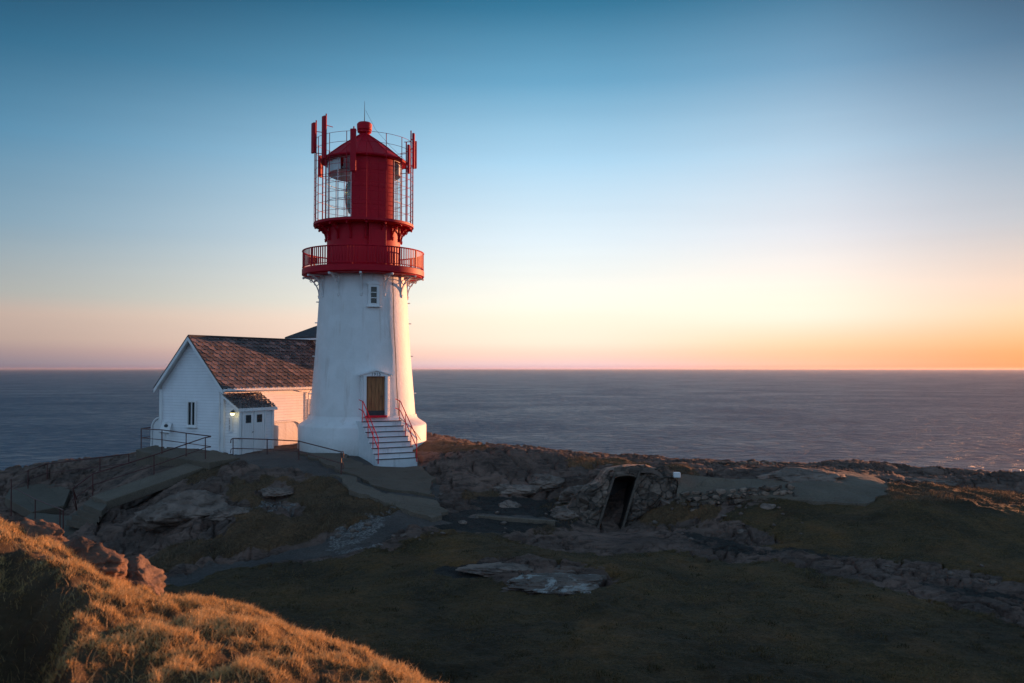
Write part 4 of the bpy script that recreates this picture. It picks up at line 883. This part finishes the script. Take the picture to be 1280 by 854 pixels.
a2 = post(192.5, 569, 592, -4.48); b2 = post(116, 592.5, 621, -5.2); k2 = P(91, 611, PZ(96, 632, -5.5).y); ft = PZ(96, 632, -5.55)
railing('sloping pipe handrail running down beside the concrete walkway', [P(263.5, 546, e[1].y), e[0], a2[0], b2[0], k2, ft + Vector((0, 0, 0.25))], [e, a2, b2, (k2 + Vector((0.05, 0, -0.2)), ft)])
p1 = post(161, 567.5, 574, -4.35); p2 = post(125, 572, 589, -4.98); p3 = post(59, 580, 602, -5.58); p4 = post(35, 588, 613, -5.85); p5 = post(14, 599, 641, -6.4); p5 = (P(14, 599, p5[1].y - 0.0), p5[1])
railing('long pipe railing along the far edge of the rocks on the seaward side', [P(170, 565.5, p1[1].y + 1), P(161, 567.5, p1[1].y), p2[0], p3[0], p4[0], p5[0]], [p1, p2, p3, p4, p5])
p6 = post(44, 624, 651, -6.38); p7 = post(75, 636, 671, -6.45); p8 = post(79, 638, 674, -6.47)
railing('pipe railing descending beside the lowest concrete landing', [P(20, 611, p5[1].y - 0.3), p6[0], p7[0], p8[0]], [p6, p7, p8], mids=False)
q1 = post(291.3, 548, 568, -3.88); q2 = post(334, 549.3, 568, -3.87); q3 = post(373.6, 551.5, 575, -3.95); q4 = post(426.5, 565, 593, -4.22); q5 = P(429, 564.5, q4[1].y + 0.05)
railing('pipe railing in front of the porch doors, reaching the lighthouse', [P(288.3, 554, q1[1].y), P(288.8, 549.5, q1[1].y), q1[0], q2[0], q3[0], q4[0], q5, q5 - Vector((0, 0, 0.25))], [q1, q2, q3, q4])

# ================================================================= rocks
def boulder(name, label, c, dim, seed, m, rz=0, sub=4, group=None, cut=5, cat='rock'):
    bm = bmesh.new(); bmesh.ops.create_icosphere(bm, subdivisions=sub, radius=1.0); rnd = random.Random(seed)
    planes = [(Vector((rnd.uniform(-1, 1), rnd.uniform(-1, 1), rnd.uniform(-0.3, 1))).normalized(), rnd.uniform(0.62, 0.85)) for _ in range(cut)]
    so = Vector((seed * 3.1, seed * 1.7, 0))
    for v in bm.verts:
        p = v.co.copy()
        for nrm, d in planes:
            k = p.dot(nrm) - d
            if k > 0: p -= nrm * k * 0.85
        q_ = p * 1.2 + so
        p *= 1 + 0.09 * mnoise.fractal(p * 4 + so, 0.8, 2.1, 4) - 0.07 * math.exp(-(mnoise.noise(Vector((p.x * 1.2, p.y * 3.5, p.z * 3.5)) + so) / 0.05) ** 2)
        p *= 1 + 0.22 * mnoise.fractal(q_, 1.0, 2.0, 5) - 0.10 * math.exp(-(mnoise.noise(p * 1.6 + so * 2) / 0.06) ** 2)
        v.co = Vector((p.x * dim[0], p.y * dim[1], p.z * dim[2]))
    for f in bm.faces: f.smooth = True
    me = bpy.data.meshes.new(name); bm.to_mesh(me); bm.free(); me.materials.append(m)
    o = bpy.data.objects.new(name, me); COL.objects.link(o); o.location = c; o.rotation_euler = (0, 0, rz)
    return tag(o, label, cat, group)
def on_knoll(px, py, Y, dz=0): p = P(px, py, Y); return Vector((p.x, p.y, p.z + dz))
boulder('boulder', 'rounded pinkish boulder with a shaded flat top just behind the sunlit knoll', on_knoll(166, 724, 9.3, -0.05), (0.34, 0.42, 0.27), 3, M['knollrock'], 0.3, 5)
boulder('boulder', 'small stone tucked against the left side of the rounded boulder', on_knoll(144, 717, 8.95, -0.02), (0.085, 0.09, 0.07), 4, M['knollrock'], 0.3, 3)
boulder('rock_outcrop', 'sunlit rock slab dropping steeply at the end of the knoll ridge', on_knoll(103, 697, 8.8, -0.10), (0.38, 0.50, 0.28), 5, M['knollrock'], 0.9, 5)
boulder('rock_outcrop', 'long lumpy sunlit rock along the crest at the left edge', on_knoll(30, 668, 9.2, -0.10), (0.62, 0.40, 0.30), 6, M['knollrock'], -0.3, 5)
boulder('rock_outcrop', 'low pinkish rock half buried in grass at the left edge below the crest', on_knoll(2, 697, 8.4, -0.06), (0.36, 0.3, 0.22), 8, M['knollrock'], 0.2, 5)
def gr_rock(label, px, py, z, dim, seed, m=None, rz=0, sink=0.55, name='boulder', sub=5):
    p = G(px, py); hz = H(p.x, p.y); return boulder(name, label, (p.x, p.y, hz + dim[2] * (0.5 - sink)), dim, seed, m or M['rock'], rz, sub)
gr_rock('smooth grey hump of rock below the walkway', 232, 640, -5.2, (1.7, 1.3, 0.75), 21, None, 0.4)
gr_rock('pale weathered rock at the upper end of the walkway', 275, 594, -4.3, (1.25, 0.9, 0.42), 22, M['pinkrock'], 0.2)
gr_rock('flat bluish rock set in the brown grass bank', 346, 616, -4.7, (0.65, 0.6, 0.2), 23, None, 0.1)
gr_rock('domed rock with a dark crack under it, left part of the grass bank', 292, 640, -5.05, (0.75, 0.6, 0.28), 24, None, 0.2)
gr_rock('squarish grey block at the head of the grass bank', 358, 590, -4.15, (0.6, 0.5, 0.26), 25, None, 0.1)
gr_rock('yellowish low boulder alone on the dark gravel', 634, 630, -5.0, (0.5, 0.4, 0.2), 26, M['pinkrock'], 0.1)
gr_rock('long low grey boulder at the foot of the rock slope', 645, 609, -4.6, (0.95, 0.6, 0.25), 27, M['pinkrock'], 0.1)
gr_rock('broken boulder with a dark hollow near the middle of the rock slope', 680, 600, -4.4, (0.8, 0.6, 0.35), 28, None, 0.2)
gr_rock('knobbly rock right of the concrete path', 550, 612, -4.5, (0.5, 0.4, 0.3), 29, None, 0.7)
gr_rock('loose stone lying on the gravel by the kerb', 578, 652, -5.2, (0.16, 0.14, 0.1), 30, M['pinkrock'], 0, name='stone', sub=3)
gr_rock('white stone beside the concrete kerb', 643, 648, -5.25, (0.2, 0.14, 0.1), 31, M['pinkrock'], 0, name='stone', sub=3)
gr_rock('grassy rock heap on the flat platform', 1003, 596, -4.15, (1.7, 1.2, 0.38), 32, None, 0.2)
gr_rock('angular rock leaning on the left flank of the stone shelter', 722, 622, -5, (0.75, 0.6, 0.5), 61, None, 0.5)
gr_rock('mossy low rock in front of the left flank of the stone shelter', 706, 640, -5, (0.7, 0.5, 0.3), 62, None, 0.2)
gr_rock('dark rock against the right flank of the stone shelter', 838, 612, -5, (0.6, 0.5, 0.42), 63, None, 0.1)
gr_rock('pale stone at the foot of the dry stone wall', 960, 634, -4.95, (0.28, 0.2, 0.14), 33, M['pinkrock'], 0, name='stone', sub=3)
gr_rock('jagged rock on the skyline above the platform', 1078, 588, -4.15, (0.5, 0.4, 0.25), 34, None, 0)
gr_rock('dark ledge dropping away behind the platform', 1150, 596, -4.3, (1.5, 0.7, 0.2), 35, None, -0.15)

mm_, nt, b, o = mat('lichened gneiss'); v = coords(nt); vs = coords(nt, (1, 1, 3)); c, n1, n2, n3 = rock_nodes(nt, v, vs)
c = mixc(nt, 1.0, c, (1.35, 1.15, 1.02), 'MULTIPLY'); ln1 = noise_n(nt, v, 1.1, 10, 0.78, 1.0)
c = mixc(nt, ramp(nt, ln1, [(0.52, (0, 0, 0)), (0.57, (1, 1, 1))]), c, (0.36, 0.36, 0.34))
L(nt, c, b.inputs['Base Color']); b.inputs['Roughness'].default_value = 0.85; bump(nt, b, mth(nt, 'ADD', n3, mth(nt, 'MULTIPLY', n2, 0.4)), 0.08); M['lichen'] = mm_
gr_rock('flat rock with white lichen patches in the middle of the lawn', 700, 727, -5.8, (1.6, 1.15, 0.26), 41, M['lichen'], 0.15, 0.68, 'flat_rock', 6)
gr_rock('low grey rock behind the lichen patched rock on the lawn', 645, 712, -5.8, (1.6, 0.8, 0.16), 42, None, -0.1, 0.3, 'flat_rock')
# loose stones on the bare ground
proto = boulder('stone', 'small loose grey stone among many on the bare gravelly ground', (0, 0, 0), (0.10, 0.085, 0.06), 50, M['rock'], 0, 2, 'loose stones scattered over the gravel and rock')
rs = random.Random(5); k = 0
while k < 55:
    cx_, cy_, rx_, ry_ = rs.choice([(640, 645, 110, 18), (640, 645, 110, 18), (930, 640, 90, 10), (900, 665, 120, 14), (480, 668, 80, 12), (1150, 715, 110, 14), (700, 660, 70, 10)])
    p = G(cx_ + rs.uniform(-1, 1) * rx_, cy_ + rs.uniform(-1, 1) * ry_); o = proto if k == 0 else proto.copy()
    if k: COL.objects.link(o)
    sc_ = rs.choice([0.5, 0.6, 0.8, 1.0, 1.5]); o.scale = (sc_, sc_ * rs.uniform(0.7, 1.1), sc_ * rs.uniform(0.6, 1.1)); o.rotation_euler = (0, 0, rs.uniform(0, 6)); o.location = (p.x, p.y, H(p.x, p.y) + 0.015 * sc_); k += 1
# dry stone retaining wall
def stones(name, label, pa_, pb_, rows_, s, m, cat='wall', jit=0.25, seed=1):
    rnd = random.Random(seed); mb = MB(); pa_ = Vector(pa_); pb_ = Vector(pb_); ln = (pb_ - pa_).length; o = Vector(pa_)
    for r_ in range(rows_):
        t = rnd.uniform(0, s)
        while t < ln:
            w_ = s * rnd.uniform(0.6, 1.7); hh = s * rnd.uniform(0.5, 0.8); p = (pb_ - pa_) * (t / ln) + Vector((rnd.uniform(-jit, jit) * s, rnd.uniform(-jit, jit) * s + r_ * s * 0.30, r_ * s * 0.58))
            n0 = len(mb.v); bm = bmesh.new(); bmesh.ops.create_icosphere(bm, subdivisions=2, radius=1)
            sd = Vector((rnd.uniform(0, 50), rnd.uniform(0, 50), 0)); rt = Matrix.Rotation(rnd.uniform(-0.4, 0.4), 3, 'Z') @ Matrix.Rotation(rnd.uniform(-0.3, 0.3), 3, 'Y')
            vs = []
            for v in bm.verts:
                c = Vector([math.copysign(abs(k) ** 0.55, k) for k in v.co]) * (0.8 + 0.3 * mnoise.noise(v.co * 1.3 + sd)); vs.append(p + rt @ Vector((c.x * w_ / 2, c.y * s * 0.4, c.z * hh / 2)))
            mb.add(vs, [tuple(v.index for v in f.verts) for f in bm.faces]); bm.free(); t += w_ * 0.85
    ob = mb.build(name, m, smooth=30); ob.location = o; return tag(ob, label, cat)
wa = G(850, 634); wb = G(1000, 624); wa.z -= 0.15; wb.z -= 0.15
stones('dry_stone_wall', 'rough dry stone retaining wall under the flat platform', wa, wb, 4, 0.32, M['stonework'])
wa = PZ(868, 590, -4.42); wb = PZ(975, 590, -4.42)
stones('stone_parapet', 'dark stone parapet on the seaward side of the platform', wa, wb, 3, 0.30, M['stonework'], seed=3)
wa = PZ(1108, 602, -4.5)
stones('stone_bank', 'row of dark stones at the right end of the platform', wa, wa + Vector((2.0, 0.3, -0.1)), 1, 0.30, M['stonework'], 'wall', seed=5)

# ================================================================= stone shelter
m, nt, b, o = mat('blackened doorway interior'); b.inputs['Base Color'].default_value = (0.012, 0.012, 0.012, 1); M['void'] = m  # darkness inside the doorway is put into this black colour
Sb = PZ(763, 657, -5.78); St = P(783, 592, Sb.y + 0.95)
EU = (St - Sb); eul = EU.length; EU.normalize(); EW = Vector((0.985, 0.17, 0.0)).normalized(); EN = EW.cross(EU).normalized()   # EN points out of the ground towards the viewer
if EN.y > 0: EN = -EN
SH = thing('stone_shelter', 'half-buried rubble stone shelter with a leaning dark arched doorway', 'bunker', tuple(Sb), 0)
dw = 0.43; dh = eul
def pl(a, b, c=0.0): return EW * a + EU * b + EN * c
out = [(-2.3, -0.5), (-2.0, 0.5), (-1.75, 0.8), (-1.45, 1.7), (-0.95, 2.0), (-0.75, 2.55), (0.1, 2.70), (0.95, 2.68), (1.55, 2.45), (2.1, 2.2), (2.5, 1.50), (2.55, 1.15), (1.7, 0.72), (1.2, 0.35), (1.0, -0.5)]
arch = [(-dw, -0.5), (-dw, dh * 0.88)] + [(-dw * math.cos(t_), dh * 0.88 + dw * 0.30 * math.sin(t_)) for t_ in np.linspace(0, math.pi, 11)[1:-1]] + [(dw, dh * 0.88), (dw, -0.5)]
# front face between the outline and the doorway: bridge strip by strip, then displaced stones
def resample(poly, n):
    pts = [Vector((a, b, 0)) for a, b in poly]; ls = [0]
    for p, q_ in zip(pts, pts[1:]): ls.append(ls[-1] + (q_ - p).length)
    r_ = []
    for i in range(n):
        t_ = ls[-1] * i / (n - 1); k = min(max(j for j in range(len(ls)) if ls[j] <= t_ + 1e-9), len(pts) - 2); f_ = (t_ - ls[k]) / (ls[k + 1] - ls[k]); r_.append(pts[k].lerp(pts[k + 1], f_))
    return r_
def fbm1(a, b): return float(fbm(np.array([a]), np.array([b]), 77, 3)[0])
n_ = 90; nr_ = 26; A_ = resample(arch, n_); O_ = resample(out, n_)
mb = MB(); vs = []
for i in range(nr_ + 1):
    for j in range(n_):
        p = A_[j].lerp(O_[j], i / nr_); q_ = pl(p.x, p.y, 0)
        e = mnoise.voronoi(Vector((p.x * 2.3, p.y * 3.0, 2)), distance_metric='DISTANCE')[0]; edge = min(e[1] - e[0], 0.25) / 0.25
        bulge = 0.13 * edge + 0.16 * mnoise.fractal(Vector((p.x, p.y, 0)) * 2.5, 1, 2, 4)
        fall = (i / nr_) ** 3 * 0.35
        q_ = q_ + (EW * fbm1(p.x * 1.7 + 5, p.y * 1.7) * 0.5 + EU * fbm1(p.x * 1.9, p.y * 1.9 + 9) * 0.35) * (i / nr_); vs.append(q_ + EN * (bulge * min(1, i / 2.0) - fall))
for j in range(n_): vs.append(pl(O_[j].x * 1.03, O_[j].y * 1.01, -0.6) + Vector((0, 1.2, -0.1)))
for j in range(n_): vs.append(pl(O_[j].x * 1.05, O_[j].y * 0.9, -1.2) + Vector((0, 2.6, -0.7)))
R_ = nr_ + 2
fs = [(i * n_ + j, i * n_ + j + 1, (i + 1) * n_ + j + 1, (i + 1) * n_ + j) for i in range(R_) for j in range(n_ - 1)]
mb.add(vs, fs).build('stone_face', M['stonework'], SH, smooth=50)
mb = MB()      # reveals of the doorway
for k in range(n_ - 1):
    a, b = A_[k], A_[k + 1]; mb.add([pl(a.x, a.y, 0.0), pl(b.x, b.y, 0.0), pl(b.x, b.y, -0.9) + Vector((0, .5, 0)), pl(a.x, a.y, -0.9) + Vector((0, .5, 0))], [(0, 1, 2, 3)])
mb.build('door_reveal', M['void'], SH)
mb = MB(); n3 = len(arch); mb.add([pl(a, b, -0.88) + Vector((0, .5, 0)) for a, b in arch], [tuple(range(n3))]); mb.build('inner_door', M['void'], SH)
mb = MB()
for s in (-1, 1): mb.prism([(s * (dw + 0.0), -0.5), (s * (dw + 0.09), -0.5), (s * (dw + 0.09), dh * 1.02), (s * (dw + 0.0), dh * 1.02)], EN * 0.2, lambda a, b: pl(a, b, -0.02))
hd = [(-dw - 0.14, dh * 1.021), (-dw - 0.14, dh * 1.10), (dw + 0.14, dh * 1.10), (dw + 0.14, dh * 1.021)]; mb.prism(hd, EN * 0.2, lambda a, b: pl(a, b, -0.02))
sp = [(-dw, dh * 1.02), (-dw, dh * 0.88)] + [(-dw * math.cos(t_), dh * 0.88 + dw * 0.30 * math.sin(t_)) for t_ in np.linspace(0, math.pi, 11)[1:-1]] + [(dw, dh * 0.88), (dw, dh * 1.02)]
mb.prism(sp, EN * 0.12, lambda a, b: pl(a, b, -0.0))
M['dkrock'] = m_rock('dark surround stone', (0.85, 0.68, 0.55)); mb.build('door_surround', M['dkrock'], SH, bevel=0.01)  # darker tint of the rock colours for the surround
mb = MB(); tp = [pl(-0.7, 2.15, 0.16), pl(0.1, 2.3, 0.18), pl(0.95, 2.25, 0.16), pl(1.5, 2.0, 0.1)]
slabp = tp + [Vector((p.x + 0.1, p.y + 2.8, p.z - 0.35)) for p in reversed(tp)]
nn = len(slabp); mb.add(slabp + [p - Vector((0, 0, 0.2)) for p in slabp], [tuple(range(nn)), tuple(reversed(range(nn, 2 * nn)))] + [(i, i + nn, (i + 1) % nn + nn, (i + 1) % nn) for i in range(nn)])
mb.build('roof_slab', M['rock'], SH, bevel=0.06)
# little white box marker beside the shelter
mk = PZ(846, 597, -4.15); o = MB().box((0, 0, 0.1), (0.26, 0.2, 0.2)).build('marker_stone', M['trim'], bevel=0.02); o.location = (mk.x, mk.y, mk.z); tag(o, 'small white block on the ground beside the stone shelter', 'marker')

# ================================================================= sky, sun, camera
SUN_AZ, SUN_EL = 47.0, 2.2      # azimuth right of the view direction
wd = bpy.data.worlds.new('World'); SC.world = wd; wd.use_nodes = True; nt = wd.node_tree
bg = nt.nodes['Background']; sky = nt.nodes.new('ShaderNodeTexSky'); sky.sky_type = 'NISHITA'; sky.sun_disc = False
sky.sun_elevation = R(SUN_EL); sky.sun_rotation = R(SUN_AZ); sky.air_density = 1.0; sky.dust_density = 1.2; sky.ozone_density = 2.5
def lin(c): return tuple(((x / 255) / 12.92 if x / 255 <= 0.04045 else ((x / 255 + 0.055) / 1.055) ** 2.4) for x in c)
tcn = nt.nodes.new('ShaderNodeTexCoord'); sp_ = nt.nodes.new('ShaderNodeSeparateXYZ'); L(nt, tcn.outputs['Generated'], sp_.inputs[0])
elev = mth(nt, 'DIVIDE', mth(nt, 'ARCSINE', sp_.outputs['Z']), math.pi / 2)
azn = mth(nt, 'MULTIPLY', mth(nt, 'ARCTAN2', sp_.outputs['X'], sp_.outputs['Y']), 180 / math.pi)
EL = [-0.5, 0.15, 0.9, 1.7, 3.3, 4.4, 8.6, 13.7, 18.7, 23.4, 45, 90]
SKYC = dict(
 L=[(95,92,108),(102,102,116),(128,114,120),(150,132,126),(160,142,134),(142,144,142),(104,132,150),(68,114,142),(36,84,112),(14,50,76),(52,88,112),(66,86,108)],
 M=[(190,160,172),(206,178,182),(228,188,172),(234,206,188),(234,214,196),(222,218,206),(194,207,215),(148,184,207),(90,142,172),(40,98,128),(52,88,112),(66,86,108)],
 Q=[(240,170,140),(246,186,156),(248,190,150),(249,208,170),(246,234,214),(248,238,218),(212,219,223),(168,199,217),(108,154,182),(54,108,138),(52,88,112),(66,86,108)],
 E=[(236,140,84),(242,154,96),(248,162,104),(248,182,130),(246,208,168),(232,208,184),(176,190,196),(122,162,184),(66,108,136),(18,48,74),(52,88,112),(66,86,108)],
 B=[(120,124,140),(124,128,145),(130,132,150),(134,142,160),(132,150,172),(128,154,178),(120,152,180),(110,144,174),(100,134,166),(92,124,154),(84,108,132),(66,86,108)])
def sky_ramp(k): return ramp(nt, elev, [(0.0 if i == 0 else EL[i] / 90.0, lin(c)) for i, c in enumerate(SKYC[k])])
def band(a0, a1):
    r_ = nt.nodes.new('ShaderNodeMapRange'); r_.interpolation_type = 'SMOOTHSTEP'; r_.inputs[1].default_value = a0; r_.inputs[2].default_value = a1
    L(nt, azn, r_.inputs[0]); return r_.outputs[0]
c = mixc(nt, band(-38, 6), sky_ramp('L'), sky_ramp('M')); c = mixc(nt, band(4, 22), c, sky_ramp('Q')); c = mixc(nt, band(18, 36), c, sky_ramp('E'))
c = mixc(nt, 1.0, c, mixc(nt, band(0, 30), (0.88, 0.87, 0.86), (0.66, 0.60, 0.62)), 'MULTIPLY'); bk = mixc(nt, 1.0, sky_ramp('B'), (1.2, 1.16, 1.14), 'MULTIPLY'); c = mixc(nt, band(62, 110), c, bk); c = mixc(nt, band(-50, -110), c, bk)
cl_ = noise_n(nt, coords(nt, (1.2, 1.2, 26.0), 'Generated'), 1.6, 6, 0.6, 0.3); c = mixc(nt, 1.0, c, ramp(nt, cl_, [(0.3, (0.982, 0.982, 0.986)), (0.7, (1.016, 1.014, 1.012))]), 'MULTIPLY')
nish = mixc(nt, 1.0, sky.outputs[0], (0.15, 0.15, 0.15), 'MULTIPLY')
c = mixc(nt, 0.93, nish, c)
L(nt, c, bg.inputs[0]); bg.inputs[1].default_value = 1.0
sl_ = bpy.data.lights.new('sun', 'SUN'); sl_.energy = 5.0; sl_.angle = R(0.6); sl_.color = (1.0, 0.41, 0.185)
so_ = bpy.data.objects.new('sun', sl_); COL.objects.link(so_)
sd = Vector((math.sin(R(SUN_AZ)) * math.cos(R(SUN_EL)), math.cos(R(SUN_AZ)) * math.cos(R(SUN_EL)), math.sin(R(SUN_EL))))
so_.rotation_euler = sd.to_track_quat('Z', 'Y').to_euler(); so_.location = (20, 20, 30)
cam = bpy.data.cameras.new('camera'); co = bpy.data.objects.new('camera', cam); COL.objects.link(co); SC.camera = co
cam.sensor_width = 36; cam.lens = 36 * F / 1280; cam.clip_start = 0.1; cam.clip_end = 100000
co.location = (0, 0, 0); co.rotation_euler = (R(90) + PITCH, 0, 0)
cam.dof.use_dof = True; cam.dof.focus_distance = 38; cam.dof.aperture_fstop = 2.8
vs_ = SC.view_settings; vs_.view_transform = 'Standard'; vs_.look = 'None'; vs_.exposure = 0.84; vs_.gamma = 1.0
SC.cycles.use_denoising = True; SC.cycles.max_bounces = 6; SC.cycles.transparent_max_bounces = 12; SC.cycles.caustics_reflective = False; SC.cycles.caustics_refractive = False
